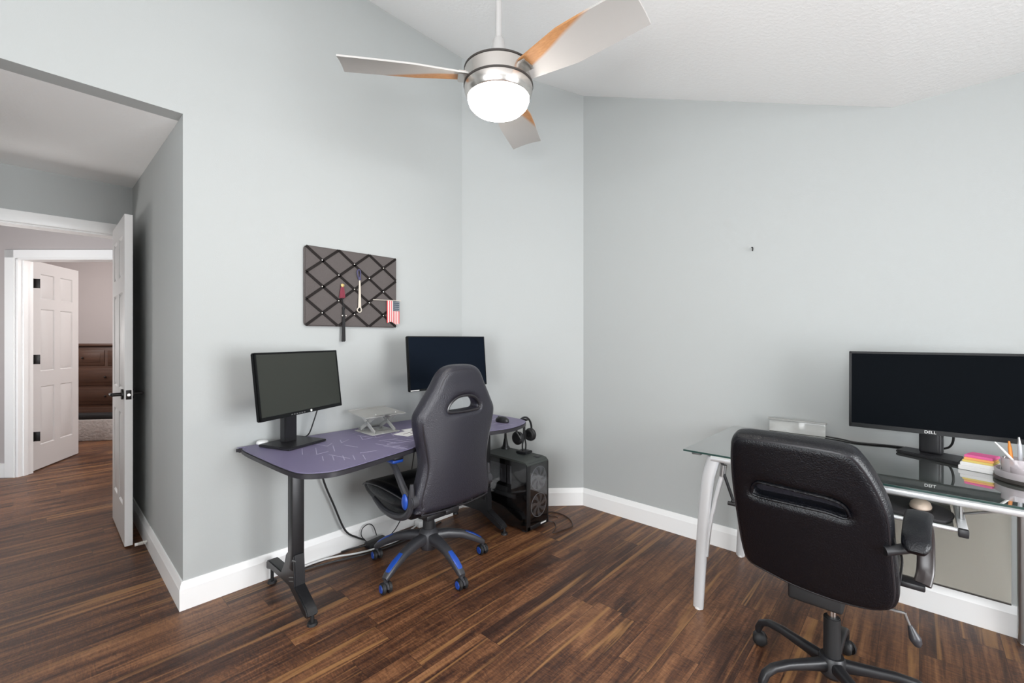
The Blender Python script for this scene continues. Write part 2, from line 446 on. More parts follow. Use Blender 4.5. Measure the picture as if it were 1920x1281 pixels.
struct('wall_alcove', MB().bb((-4.34, .46, 0), (WX-.1, .56, 2.40)), M['wall'], label='side wall of the door alcove')
struct('wall_alcove_left', MB().bb((-4.34, -.72, 0), (WX-.1, -.62, 2.40)), M['wall'])
struct('wall_alcove_back', MB().prism([(-.62, 0), (-.45, 0), (-.45, 2.03), (.368, 2.03), (.368, 0), (.46, 0), (.46, 2.40), (-.62, 2.40)], -.12, T(-4.22, 0, 0) @ YZ), M['wall'], label='wall around the alcove doorway')
# near walls with the daylight window and an added fill window
def wall_with_window(name, p0, p1, hgt, w0, w1, z0, z1, t):
    """runs p0->p1 in plan, the hole between w0 and w1 along it"""
    p0, p1 = V((*p0, 0)), V((*p1, 0)); L = (p1-p0).length; d = (p1-p0)/L
    n = V((d.y, -d.x, 0))
    Mx = Matrix(((d.x, 0, n.x, p0.x), (d.y, 0, n.y, p0.y), (0, 1, 0, 0), (0, 0, 0, 1)))
    mb = MB()
    for a, b, c, e in ((0, w0, 0, hgt), (w1, L, 0, hgt), (w0, w1, 0, z0), (w0, w1, z1, hgt)):
        mb.prism([(a, c), (b, c), (b, e), (a, e)], t, Mx)
    struct(name, mb, M['wall'])
    return Mx
MxD = wall_with_window('wall_right', (2.3, WY), (2.3, -2.4), 2.5, .75, 2.45, .40, 2.1, -.12)
MxE = wall_with_window('wall_near', (2.3, -2.4), (WX, -2.4), 3.5, 1.2, 3.4, .40, 2.1, -.12)
def window(name, Mx, w0, w1, z0, z1):
    mb = MB(); f = .05
    for a, b, c, e in ((w0, w1, z0, z0+f), (w0, w1, z1-f, z1), (w0, w0+f, z0, z1), (w1-f, w1, z0, z1), ((w0+w1)/2-.02, (w0+w1)/2+.02, z0, z1), (w0, w1, (z0+z1)/2-.02, (z0+z1)/2+.02)):
        mb.prism([(a, c), (b, c), (b, e), (a, e)], .05, Mx @ T(0, 0, -.09))
    w = struct(name, mb, M['trim'])
    obj('pane', MB().prism([(w0+f, z0+f), (w1-f, z0+f), (w1-f, z1-f), (w0+f, z1-f)], .006, Mx @ T(0, 0, -.07)), M['window_glass'], w)
window('window_1', MxD, .75, 2.45, .40, 2.1)
window('window_fill', MxE, 1.2, 3.4, .40, 2.1)  # window behind the camera, added to bring in fill light
# ceilings
mb = MB().prism([(-2.75, ceil_z(-2.75)), (-.1, 2.42), (2.42, 2.42), (2.42, 2.56), (-.1, 2.56), (-2.75, ceil_z(-2.75)+.14)], 5.6, T(0, 3.1, 0) @ XZ)
struct('ceiling', mb, M['ceiling'], label='white vaulted ceiling with knockdown texture')
mb = MB().prism([(WX-.1, 2.346), (-4.34, 2.385), (-4.34, 2.46), (WX-.1, 2.46)], 1.26, T(0, .51, 0) @ XZ)
struct('ceiling_alcove', mb, M['ceiling'], label='low textured ceiling of the door alcove')

# baseboards
PROF = [(0, 0), (.016, 0), (.016, .098), (.013, .106), (.011, .118), (.006, .132), (0, .132)]
path = [V((-4.2, .46)), V((WX, .46)), V((WX, 2.19)), V((-1.9, WY)), V((2.3, WY))]
def rn(a, b): d = (b-a).normalized(); return V((d.y, -d.x))
def miter(i):
    ns = []
    if i > 0: ns.append(rn(path[i-1], path[i]))
    if i < len(path)-1: ns.append(rn(path[i], path[i+1]))
    if len(ns) == 1: return ns[0]
    m = (ns[0]+ns[1]); return m/(1+ns[0].dot(ns[1]))
for i, nm in enumerate(('baseboard_alcove', 'baseboard_left', 'baseboard_corner', 'baseboard_back')):
    rings = []
    for k in (i, i+1):
        m = miter(k); rings.append([(path[k].x+m.x*a, path[k].y+m.y*a, z) for a, z in PROF])
    struct(nm, MB().loft(rings), M['trim'], smooth=20)

# alcove doorway: casing, jamb
mb = MB()
mb.bb((-4.22, -.53, 2.022), (-4.200, .435, 2.098), .004)
mb.bb((-4.22, .368, 0), (-4.200, .440, 2.098), .004)
mb.bb((-4.22, -.53, 0), (-4.200, -.45, 2.098), .004)
mb.bb((-4.34, .366, 0), (-4.222, .376, 2.03)); mb.bb((-4.34, -.45, 0), (-4.222, -.433, 2.03)); mb.bb((-4.34, -.45, 2.012), (-4.222, .366, 2.03))
struct('trim_1', mb, M['trim'], label='white casing round the alcove doorway')

def panel_door(w, h, t):
    """six-panel slab in local x (width), y (thickness), z"""
    st = .105*w/.7; mid = .09*w/.7
    xs = [0, st, (w-mid)/2, (w+mid)/2, w-st, w]
    zs = [0, .22, .22+.56, .22+.56+.13, .22+.56+.13+.60, h-.36, h-.12, h]
    zs = [0, .23, .80, .95, 1.56, 1.66, h-.115, h]
    mb = MB(); tb = bmesh.new()
    for y, flip in ((0, False), (t, True)):
        vs = [[tb.verts.new((x, y, z)) for x in xs] for z in zs]
        cells = []
        for j in range(len(zs)-1):
            for i in range(len(xs)-1):
                q = [vs[j][i], vs[j][i+1], vs[j+1][i+1], vs[j+1][i]]
                f = tb.faces.new(q[::-1] if flip else q)
                if i in (1, 3) and j in (1, 3, 5): cells.append(f)
        tb.normal_update()
        bmesh.ops.inset_individual(tb, faces=cells, thickness=.012, depth=-.009)
        bmesh.ops.inset_individual(tb, faces=cells, thickness=.028, depth=.0065)
    def side(a, b, c, d): tb.faces.new([tb.verts.new(p) for p in (a, b, c, d)])
    side((0, 0, 0), (0, 0, h), (0, t, h), (0, t, 0)); side((w, 0, 0), (w, t, 0), (w, t, h), (w, 0, h))
    side((0, 0, 0), (0, t, 0), (w, t, 0), (w, 0, 0)); side((0, 0, h), (w, 0, h), (w, t, h), (0, t, h))
    bmesh.ops.remove_doubles(tb, verts=tb.verts, dist=1e-5)
    return mb._merge(tb)

def lever(sgn, w, t):
    """door lever on the face y=0 (sgn -1) or y=t (sgn +1), latch edge at x=w"""
    mb = MB(); y = 0 if sgn < 0 else t; x = w-.065; z = .925
    mb.cyl((x, y, z), (x, y+sgn*.010, z), .032, n=24)
    mb.cyl((x, y+sgn*.008, z), (x, y+sgn*.052, z), .011, n=14)
    mb.tube([(x, y+sgn*.05, z), (x-.03, y+sgn*.054, z), (x-.115, y+sgn*.05, z-.004)], [.011, .010, .0075], 10, sm=4)
    return mb

d1 = thing('door_1', 'open white six-panel door against the alcove side wall', 'door', (-4.197, .350, .012), math.radians(0))
d1['kind'] = 'structure'
obj('door_leaf', panel_door(.650, 2.03, .038), M['door'], d1, 25, local=True)
obj('door_handle', lever(-1, .650, .038), M['hinge'], d1, local=True)
obj('door_handle', lever(1, .650, .038), M['hinge'], d1, local=True)
mb = MB().box((.651, .019, .925), (.003, .026, .057), bev=.001); obj('latch_plate', mb, M['hinge'], d1, local=True)
mb = MB().cyl((.651, .019, .925), (.660, .019, .925), .008); obj('latch', mb, M['nickel'], d1, local=True)
ds = thing('door_stop', 'white spring door stop on the alcove baseboard', 'door stop', (-3.43, .445, .05))
pts = [( -3.43+.009*math.cos(a*1.6), .440-.0007*a*1.9, .05+.009*math.sin(a*1.6)) for a in range(34)]
obj('spring', MB().tube(pts, .0018, 5), M['spring'], ds); obj('rubber_tip', MB().cyl((-3.43, .396, .05), (-3.43, .384, .05), .009), M['white'], ds)

# ------------------------------------------------------------------ hall and the far room
ang = TH
def hall(xc, d, z=0): x, y = CF(xc, d); return V((x, y, z))
MH = Matrix(((CT, 0, -ST, 0), (ST, 0, CT, 0), (0, 1, 0, 0), (0, 0, 0, 1)))        # local x -> right, y -> up, z -> ahead
mb = MB().prism([(-7.2, 0), (-4.582, 0), (-4.582, 2.03), (-3.62, 2.03), (-3.62, 0), (-1.2, 0), (-1.2, 2.5), (-7.2, 2.5)], .13, MH @ T(0, 0, 4.05))
struct('wall_hall', mb, M['hall_wall'], label='pinkish hall wall around the far doorway')
mb = MB()
for a, b, c, e in ((-4.672, -4.582, 0, 2.10), (-3.62, -3.53, 0, 2.10), (-4.672, -3.53, 2.025, 2.10)):
    mb.prism([(a, c), (b, c), (b, e), (a, e)], .018, MH @ T(0, 0, 4.032), .004)
mb.prism([(-4.582, 0), (-4.564, 0), (-4.564, 2.03), (-4.582, 2.03)], .13, MH @ T(0, 0, 4.05)); mb.prism([(-3.638, 0), (-3.62, 0), (-3.62, 2.03), (-3.638, 2.03)], .13, MH @ T(0, 0, 4.05))
mb.prism([(-4.582, 2.012), (-3.62, 2.012), (-3.62, 2.03), (-4.582, 2.03)], .13, MH @ T(0, 0, 4.05))
mb.prism([(-4.564, 0), (-4.552, 0), (-4.552, 2.012), (-4.564, 2.012)], .035, MH @ T(0, 0, 4.09))
struct('trim_2', mb, M['trim'], label='white casing round the far hall doorway')
struct('baseboard_hall', MB().prism([(-7.2, 0), (-4.675, 0), (-4.675, .13), (-7.2, .13)], .014, MH @ T(0, 0, 4.036)), M['trim'])
struct('wall_bedroom', MB().prism([(-7.6, 0), (-2.2, 0), (-2.2, 2.5), (-7.6, 2.5)], .1, MH @ T(0, 0, 6.35)), M['hall_wall'], label='far room wall behind the dresser')
struct('wall_bedroom_left', MB().prism([(-7.7, 0), (-7.6, 0), (-7.6, 2.5), (-7.7, 2.5)], 4.6, MH @ T(0, 0, 1.85)), M['hall_wall'])
struct('wall_bedroom_right', MB().prism([(-2.3, 0), (-2.2, 0), (-2.2, 2.5), (-2.3, 2.5)], 2.2, MH @ T(0, 0, 4.18)), M['hall_wall'])
mb = MB()
pl = [(-4.34, -2.6), (-4.34, .56), (-4.34, 1.2), (-3.2, 1.9), (-3.2, 3.2), (-5.2, 5.2), (-9.6, 1.0), (-9.6, -2.6)]
struct('ceiling_hall', mb.prism(pl, .08, T(0, 0, 2.42)), M['ceiling'])
struct('wall_hall_end', MB().bb((-7.9, -2.4, 0), (-4.34, -2.3, 2.5)), M['hall_wall'])
# door of the far room, hinged on its left
p0 = hall(-4.588, 4.20); p1 = hall(-4.815, 4.88)
a2 = math.atan2(p1.y-p0.y, p1.x-p0.x)
d2 = thing('door_2', 'white six-panel door swung into the far room', 'door', (p0.x, p0.y, .012), a2)
d2['kind'] = 'structure'
obj('door_leaf', panel_door(.70, 2.02, .036).mesh(bpy.data.meshes.new('e')), M['door'], d2, 25, local=True)
for z in (.33, 1.07, 1.80):
    mb = MB().box((-.002, -.012, z), (.004, .085, .09), bev=.001).cyl((-.004, -.008, z-.045), (-.004, -.008, z+.045), .007, n=12)
    obj('hinge', mb, M['hinge'], d2, local=True)

# dresser and the pale cloth-covered bench before it
dx, dy = CF(-5.34, 5.92)
dr = thing('dresser', 'dark wooden chest of drawers seen through the hall doorway', 'dresser', (dx, dy, 0), TH+math.radians(6))
mb = MB().box((0, .05, .66), (1.1, .44, 1.10), bev=.006); mb.box((0, .04, 1.20), (1.14, .48, .03), bev=.006); mb.box((0, .05, .055), (1.06, .40, .11))
obj('carcass', mb, M['dresser'], dr, local=True)
for j, (z, h) in enumerate(((.28, .22), (.53, .22), (.78, .22), (1.03, .20))):
    for x in ((-.27, .27) if j == 3 else (0,)):
        w = .50 if j == 3 else 1.04
        f = MB().box((x, -.1725, z), (w, .010, h), bev=.003); f.box((x, -.179, z), (w-.09, .005, h-.08), bev=.002)
        do = obj('drawer', f, M['dresser'], dr, local=True)
        obj('knob', MB().ell((x, -.192, z), .013, n=12), M['hinge'], do, local=True)
bx, by = CF(-5.12, 5.56)
bn = thing('bench', 'low bench draped in pale textured cloth before the dark dresser', 'bench', (bx, by, 0), TH+math.radians(7))
obj('cloth_cover', MB().box((0, .02, .135), (1.0, .16, .27), bev=.012, seg=3), M['stonecloth'], bn, local=True)
obj('seat_top', MB().box((0, .03, .305), (1.02, .18, .055), bev=.01), M['matte_black'], bn, local=True)

# ------------------------------------------------------------------ purple gaming desk
ZD = .73
desk = thing('gaming_desk', 'purple topped black gaming desk with splayed legs along the left wall', 'desk', (-2.18, 1.45, 0))
out = [(-2.536, .80), (-2.505, .715), (-2.465, .683), (-2.20, .690), (-1.96, .705), (-1.855, .728), (-1.795, .80), (-1.785, .88), (-1.815, 1.04), (-1.862, 1.24), (-1.908, 1.45),
       (-1.892, 1.75), (-1.850, 1.95), (-1.862, 2.08), (-1.905, 2.185), (-1.985, 2.240), (-2.20, 2.252), (-2.44, 2.250), (-2.49, 2.225), (-2.536, 2.150)]
def dense(o, n=5): return [(p.x, p.y) for p in catmull([(x, y, 0) for x, y in o], n, True)]
P = dense(out)
obj('tabletop', MB().prism(P, .024, T(0, 0, ZD-.027), .004), M['mat_edge'], desk)
cx, cy = -2.18, 1.45
inn = [(cx+(x-cx)*.992, cy+(y-cy)*.996) for x, y in P]
mb = MB().prism(inn, .003, T(0, 0, ZD-.003))
rnd = random.Random(4)
def strip(p, q, w=.0030):
    p, q = V((*p, 0)), V((*q, 0)); d = (q-p).normalized(); n = V((-d.y, d.x, 0))*w/2
    mb.prism([((p-n).x, (p-n).y), ((q-n).x, (q-n).y), ((q+n).x, (q+n).y), ((p+n).x, (p+n).y)], .0004, T(0, 0, ZD), mi=1)
for k in range(60):
    x = rnd.uniform(-2.42, -1.95); y = rnd.uniform(.85, 2.1); l = rnd.uniform(.05, .16); a = rnd.choice((.35, .35, -.5, 1.45))
    q = (x+l*math.cos(a), y+l*math.sin(a)*.7)
    if q[0] > -1.9 or q[1] > 2.15: continue
    strip((x, y), q)
    if rnd.random() < .55: strip(q, (q[0]+rnd.uniform(-.05, .03), q[1]+rnd.uniform(.02, .07)))
for k in range(5): strip((-2.05+.03*k, .90+.035*k), (-1.97+.03*k, .87+.035*k), .003)
obj('printed_top', mb, [M['mat_purple'], M['mat_line']], desk)
obj('frame_rail', MB().bb((-2.20, .86, ZD-.062), (-2.15, 2.06, ZD-.028), .003).bb((-2.40, .80, ZD-.05), (-1.97, .86, ZD-.028), .003).bb((-2.40, 2.04, ZD-.05), (-1.97, 2.10, ZD-.028), .003), M['black_metal'], desk)
for y, s in ((.83, 1), (2.07, -1)):
    obj('leg_column', MB().bb((-2.204, y-.028, .19), (-2.149, y+.028, ZD-.05), .004), M['black_metal'], desk)
    poly = [(-2.505, .075), (-2.505, .118), (-2.475, .132), (-2.30, .138), (-2.255, .20), (-2.237, .245), (-2.207, .265), (-2.140, .265), (-2.132, .20), (-2.130, .125), (-2.005, .018+.05), (-1.985, .045), (-2.005, .028), (-2.04, .035), (-2.20, .100), (-2.26, .100), (-2.45, .092)]
    lg = obj('leg_base', MB().prism(poly, .05, T(0, y+.025, 0) @ XZ, .005), M['black_metal'], desk)
    for x, zt in ((-2.492, .08), (-1.992, .045)):
        obj('foot', MB().cyl((x, y, .0), (x, y, .012), .023, .020, 18).cyl((x, y, .010), (x, y, zt), .008, n=12), M['matte_black'], lg)
    fy = y-.0256 if s > 0 else y+.0256
    for k in range(2): obj('leg_stripe', MB().box((-2.17, fy, .155-.018*k), (.05, .001, .004), Matrix.Rotation(math.radians(-20), 3, 'Y')), M['part_grey'], lg)
    d = MB()
    d.tube([(-2.165, fy, .225), (-2.145, fy, .242), (-2.118, fy, .248)], [.001, .005, .002], 6, sm=4)
    obj('leg_decal', d, M['part_grey'], lg)

# ------------------------------------------------------------------ monitors
def monitor_frame(c, yaw, tilt):
    n = V((math.cos(yaw), math.sin(yaw), 0)); r = V((-math.sin(yaw), math.cos(yaw), 0))
    up = V((0, 0, math.cos(tilt)))-n*math.sin(tilt); nn = r.cross(up)
    return Matrix(((r.x, up.x, nn.x, c[0]), (r.y, up.y, nn.y, c[1]), (r.z, up.z, nn.z, c[2]), (0, 0, 0, 1)))     # local x right, y up, z towards the viewer

def monitor_head(root, Mx, w, h, bz, chin, smat, t=.022):
    fr = MB()
    fr._merge(_rbox((0, 0, -t/2-.001), (w, h, t), .004), Mx)
    fr._merge(_rbox((0, -.02, -t-.016), (w*.62, h*.6, .03), .01), Mx)
    b = obj('housing', fr, M['bezel'], root)
    f = MB()
    for a in ((0, h/2-bz/2, w, bz), (0, -h/2+chin/2, w, chin), (-w/2+bz/2, 0, bz, h), (w/2-bz/2, 0, bz, h)):
        f._merge(_rbox((a[0], a[1], .001), (a[2], a[3], .006), .0015), Mx)
    obj('bezel', f, M['bezel'], root)
    obj('screen', MB()._merge(_rbox((0, (chin-bz)/2, .0008), (w-2*bz+.002, h-bz-chin+.002, .002), 0), Mx), smat, root)
def _rbox(c, d, bev):
    tb = bmesh.new(); bmesh.ops.create_cube(tb, size=1); bmesh.ops.scale(tb, vec=V(d), verts=tb.verts)
    if bev: bmesh.ops.bevel(tb, geom=list(tb.edges), offset=bev, segments=2, affect='EDGES')
    bmesh.ops.translate(tb, vec=V(c), verts=tb.verts); return tb

# left monitor
Mx = monitor_frame((-2.295, .907, 1.060), math.radians(25.2), math.radians(7))
ml = thing('monitor', 'smaller grey-screened monitor on a square stand at the left end of the purple desk', 'monitor', (-2.40, .90, ZD+.0005), group=None)
monitor_head(ml, Mx, .54, .314, .009, .018, M['screen_green'])
by = math.radians(20)
RB = T(-2.395, .90, 0) @ RZ(by)
obj('stand_base', MB()._merge(_rbox((0, 0, ZD+.0075), (.215, .235, .013), .003), RB), M['black_plastic'], ml)
obj('stand_column', MB()._merge(_rbox((-.035, 0, ZD+.17), (.042, .075, .32), .006), RB), M['black_plastic'], ml)
obj('stand_joint', MB()._merge(_rbox((.0, 0, ZD+.30), (.07, .07, .06), .006), RB), M['black_plastic'], ml)
pc_ = Mx @ V((.035, -.157+.009, .0045))
obj('logo_dot', MB().cyl(pc_, Mx @ V((.035, -.148, .006)), .006, n=16), M['white'], ml)
f = MB()
for k in range(6): f._merge(_rbox((-.09+.016*k, -.150, .0045), (.009, .004, .001), 0), Mx)
obj('bezel_buttons', f, M['part_grey'], ml)
# screen lead hanging behind
tag(obj('monitor_cable', MB().tube([(-2.42, 1.048, .935), (-2.435, 1.045, .90), (-2.45, 1.03, .83), (-2.47, 1.013, .76), (-2.50, 1.00, ZD+.004)], .0035, 8, sm=6), M['cable']), 'thin black lead hanging from the left monitor to the purple desk', 'cable')

# middle monitor behind the gaming chair
Mx2 = monitor_frame((-2.25, 1.825, 1.128), math.radians(.5), math.radians(4.7))
mm = thing('monitor', 'larger dark monitor behind the headrest of the gaming chair', 'monitor', (-2.34, 1.825, ZD+.0005))
monitor_head(mm, Mx2, .64, .337, .006, .012, M['screen_blue'])
obj('stand_base', MB().box((-2.35, 1.825, ZD+.007), (.20, .26, .012), bev=.004), M['black_plastic'], mm)
obj('stand_column', MB().cyl((-2.38, 1.825, ZD+.012), (-2.38, 1.825, 1.12), .022).box((-2.33, 1.825, 1.12), (.10, .08, .08), bev=.006), M['black_plastic'], mm)
obj('maker_mark', MB()._merge(_rbox((-.285, -.162, .0045), (.062, .006, .001), 0), Mx2), M['paper'], mm)

# ------------------------------------------------------------------ things on the purple desk
zt = ZD+.0006
pk = MB().lathe([(0, 0), (.036, 0), (.040, .006), (.038, .016), (.028, .022), (0, .023)], (-2.513, .790, zt)); bmesh.ops.scale(pk.bm, vec=V((.72, .72, .9)), space=T(2.513, -.790, -zt), verts=pk.bm.verts)
tag(obj('white_puck', pk, M['white']), 'small white rounded puck behind the left monitor stand', 'gadget')  # plain flattened white dome
# folding acrylic laptop stand
ls = thing('laptop_stand', 'clear folding laptop stand on the purple desk left of the chair', 'laptop stand', (-2.35, 1.36, zt))
obj('base_plate', MB().bb((-2.465, 1.275, zt), (-2.262, 1.455, zt+.006), .002), M['acrylic'], ls)
RT = T(-2.365, 1.365, .842) @ Matrix.Rotation(math.radians(4), 4, 'Y')
obj('top_plate', MB()._merge(_rbox((0, 0, 0), (.215, .262, .006), .002), RT), M['acrylic'], ls)
obj('top_edge', MB()._merge(_rbox((-.108, 0, .004), (.007, .250, .012), .002), RT), M['acrylic_edge'], ls)
for y in (1.30, 1.43):
    obj('side_arm', MB().box((-2.365, y, .790), (.205, .006, .024), Matrix.Rotation(math.radians(29), 3, 'Y'), bev=.002), M['acrylic'], ls)
    obj('side_arm', MB().box((-2.365, y+.008, .790), (.205, .006, .024), Matrix.Rotation(math.radians(-29), 3, 'Y'), bev=.002), M['acrylic'], ls)
    obj('pivot', MB().cyl((-2.365, y-.008, .790), (-2.365, y+.016, .790), .009), M['silver_dark'], ls)
obj('cross_bar', MB().cyl((-2.268, 1.295, .838), (-2.268, 1.437, .838), .005).bb((-2.276, 1.35, .824), (-2.258, 1.385, .842), .002), M['silver_dark'], ls)
obj('cross_bar', MB().cyl((-2.455, 1.295, .745), (-2.455, 1.437, .745), .005), M['silver_dark'], ls)
def sheet(cx, cy, w, l, a, z, name, label, marks, grp=None):
    Mm = T(cx, cy, z) @ RZ(a); b = MB(); b._merge(_rbox((0, 0, .0006), (w, l, .0012), 0), Mm)
    for (mx_, my_, mw, ml_) in marks: b._merge(_rbox((mx_, my_, .0014), (mw, ml_, .0004), 0), Mm, 1)
    return tag(obj(name, b, [M['paper'], M['ink']]), label, 'paper', grp)
sheet(-2.18, 1.475, .11, .17, .25, zt, 'paper_sheet', 'white printed sheet on the desk in front of the laptop stand', [(.02, .02, .008, .09), (-.005, .0, .006, .11)])
sheet(-2.225, 1.545, .09, .15, -.10, zt+.0022, 'paper_sheet', 'white printed sheet half hidden behind the gaming chair', [(.018, -.01, .010, .07), (-.012, .01, .006, .08)])
ms = thing('computer_mouse', 'small black mouse at the right end of the purple desk', 'mouse', (-2.02, 2.08, zt))
mb = MB().lathe([(0, 0), (.030, 0), (.032, .008), (.029, .022), (.018, .033), (0, .037)], (-2.02, 2.08, zt), 24)
bmesh.ops.scale(mb.bm, vec=V((1.75, 1, 1)), space=T(2.02, -2.08, 0), verts=mb.bm.verts)
obj('shell', mb, M['black_plastic'], ms); obj('scroll_wheel', MB().cyl((-2.052, 2.076, zt+.030), (-2.052, 2.084, zt+.030), .007, n=14), M['part_grey'], ms)

# ------------------------------------------------------------------ gaming chair
CXg, CYg = -2.035, 1.497
gc = thing('gaming_chair', 'black racing-style gaming chair with blue accents at the purple desk', 'chair', (CXg, CYg, 0))
AX = 1.514
hw = [(.398, .205), (.425, .235), (.48, .245), (.57, .224), (.65, .214), (.74, .230), (.83, .252), (.895, .256), (.95, .226), (1.04, .168), (1.10, .134), (1.132, .098), (1.146, .045)]
hw = [(z, w+.006) for z, w in hw]
outl = [(-w, z) for z, w in hw][::1] + [(w, z) for z, w in hw][::-1]
outl = [(y, z-.40) for y, z in outl]
hole = [(-.098, .512), (-.088, .545), (-.050, .572), (.0, .580), (.055, .572), (.092, .545), (.102, .512), (.05, .506), (-.05, .506)]
hole = [(y+.012, z) for y, z in hole]
lean = math.atan(.06)
# local x -> +Y, local y -> up along the back, local z -> towards +X (rear face)
MBk = Matrix(((0, math.sin(lean), math.cos(lean), -1.835), (1, 0, 0, AX), (0, math.cos(lean), -math.sin(lean), .40), (0, 0, 0, 1)))
def puff(v):
    # gentle pillow on the rear face and wings curling forward
    if v.z > 0: v.z += .014*max(0, 1-(v.x/.22)**2)*max(0, 1-((v.y-.3)/.36)**2)
    v.z -= .30*v.x*v.x*(1-.5*min(1, max(0, (v.y-.3)/.45)))
    return v
obj('backrest', cushion(outl, [hole], .092, .036, MBk, .0075, 5, puff), M['leather_grey'], gc, 60)
# seams
def on_back(y, z, off): v = puff(V((y, z, .046))); v.z += off; return MBk @ v
seam = [(y*.90, .02+(z-.02)*.965) for y, z in outl]
obj('piping', MB().tube([on_back(p.x, p.y, -.006) for p in catmull([(y, z, 0) for y, z in seam], 3, True)], .0042, 6, closed=True), M['piping_grey'], gc)
obj('headrest_rim', MB().tube([on_back(p.x*1.0, p.y, -.012) for p in catmull([(y+(y-.01)*.10, .54+(z-.54)*1.12, 0) for y, z in hole], 4, True)], .008, 8, closed=True), M['piping_grey'], gc)
# seat
prof = [(-1.86, .375), (-1.95, .350), (-2.10, .345), (-2.22, .362), (-2.32, .398), (-2.362, .430), (-2.352, .455), (-2.28, .468), (-2.10, .462), (-1.86, .465)]
mb = MB().prism([(p.x, p.y) for p in catmull([(x, z, 0) for x, z in prof], 4, True)], .47, T(0, 1.745, 0) @ XZ)
for y in (1.275, 1.745): mb.ell((-2.08, y, .452), (.23, .05, .045), Matrix.Rotation(math.radians(3), 3, 'Y'), 24)
mb.ell((-2.25, 1.505, .440), (.10, .24, .038), None, 24)
obj('seat', soft(mb, .009, 8), M['leather_black'], gc, 60)
obj('seat_piping', MB().tube([(-2.34, 1.262, .445), (-2.26, 1.236, .478), (-2.12, 1.232, .492), (-1.98, 1.236, .482), (-1.90, 1.25, .462)], .004, 6, sm=6), M['chair_grey'], gc)
obj('seat_shell', MB().bb((-2.20, 1.36, .325), (-1.92, 1.66, .36), .012, 3), M['matte_black'], gc)
obj('tilt_mechanism', MB().bb((-2.13, 1.41, .295), (-1.93, 1.585, .330), .008), M['black_metal'], gc)
obj('back_bracket', MB().bb((-1.95, 1.46, .345), (-1.83, 1.55, .372), .006), M['black_metal'], gc)
for s in (-1, 1):
    yb = AX+s*.262
    ar = obj('armrest', MB().tube([(-1.868, yb, .475), (-1.925, yb, .535), (-1.99, yb, .612), (-2.03, yb, .640)], [.021, .018, .016, .017], 10, sm=5), M['chair_grey'], gc)
    obj('arm_pad', MB().box((-2.048, yb, .668), (.19, .062, .024), Matrix.Rotation(math.radians(0), 3, 'Y'), bev=.010, seg=3), M['black_plastic'], ar)
    obj('arm_trim', MB().box((-2.035, yb, .650), (.15, .066, .020), bev=.008, seg=3), M['blue'], ar)
    obj('arm_pivot', MB().ell((-1.875, yb+s*.018, .468), (.024, .012, .040), None, 20), M['blue'], ar)
    obj('pivot_hub', MB().cyl((-1.845, yb-s*.03, .470), (-1.845, yb+s*.012, .470), .034, n=24, bev=.004), M['chair_grey'], ar)
    # curved side loop carrying the arm
    lp = [(-2.20, yb, .405), (-2.10, yb+s*.004, .372), (-1.99, yb+s*.006, .366), (-1.90, yb+s*.004, .385), (-1.858, yb, .425), (-1.843, yb, .50), (-1.84, yb, .56)]
    obj('side_bracket', MB().tube(lp, [.010, .016, .019, .019, .017, .015, .008], 10, sm=5), M['chair_grey'], gc)
obj('gas_column', MB().cyl((CXg, CYg, .19), (CXg, CYg, .305), .034, .031, 24), M['matte_black'], gc)
obj('base_hub', MB().lathe([(0, .10), (.045, .10), (.058, .125), (.060, .165), (.052, .195), (.036, .212), (0, .212)], (CXg, CYg, 0), 28), M['chair_grey'], gc)
def ring(c, d, up, w, hgt, n=10):
    """rounded cross-section round c, facing d"""
    d = V(d).normalized(); r = d.cross(V(up)).normalized(); u = r.cross(d)
    return [V(c)+r*(w/2)*_sg(math.cos(a))+u*(hgt/2)*_sg(math.sin(a)) for a in [2*PI*k/n for k in range(n)]]
def _sg(v, e=.65): return math.copysign(abs(v)**e, v)
for k in range(5):
    a = math.radians(-5.5+72*k); dv = V((math.cos(a), math.sin(a), 0)); c0 = V((CXg, CYg, 0))
    st = [(.035, .165, .062, .060), (.11, .163, .056, .052), (.19, .146, .050, .045), (.265, .112, .046, .042), (.312, .084, .042, .036), (.330, .072, .034, .024)]
    lg = obj('base_leg', MB().loft([ring(c0+dv*r+V((0, 0, z)), dv+V((0, 0, -.35 if r > .15 else -.05)), (0, 0, 1), w, h, 14) for r, z, w, h in st]), M['chair_grey'], gc, 40)
    tp = [(.215, .163, .026, .010), (.265, .139, .034, .012), (.305, .113, .030, .012), (.322, .098, .018, .008)]
    obj('leg_cap', MB().loft([ring(c0+dv*r+V((0, 0, z-.008)), dv+V((0, 0, -.6)), (0, 0, 1), w, h, 12) for r, z, w, h in tp]), M['blue'], lg, 40)
    w0 = c0+dv*.322
    ca = obj('caster', MB().cyl(w0+V((0, 0, .03)), w0+V((0, 0, .078)), .009, n=10).tube([w0+V((.0, 0, .03))+V((-.026*math.cos(t), 0, .026*math.sin(t))) for t in [PI*j/8 for j in range(9)]], .006, 6), M['chair_grey'], gc)
    ya = V((.12, 1, 0)).normalized()
    for s in (-1, 1):
        q = w0+ya*s*.016+V((0, 0, .0285))
        wh = obj('wheel', MB().cyl(q-ya*.010, q+ya*.010, .0285, n=26, bev=.004), M['matte_black'], ca)
        obj('wheel_cover', MB().cyl(q+ya*s*.0085, q+ya*s*.0125, .021, .018, 22), M['blue'] if s < 0 else M['silver_dark'], ca)

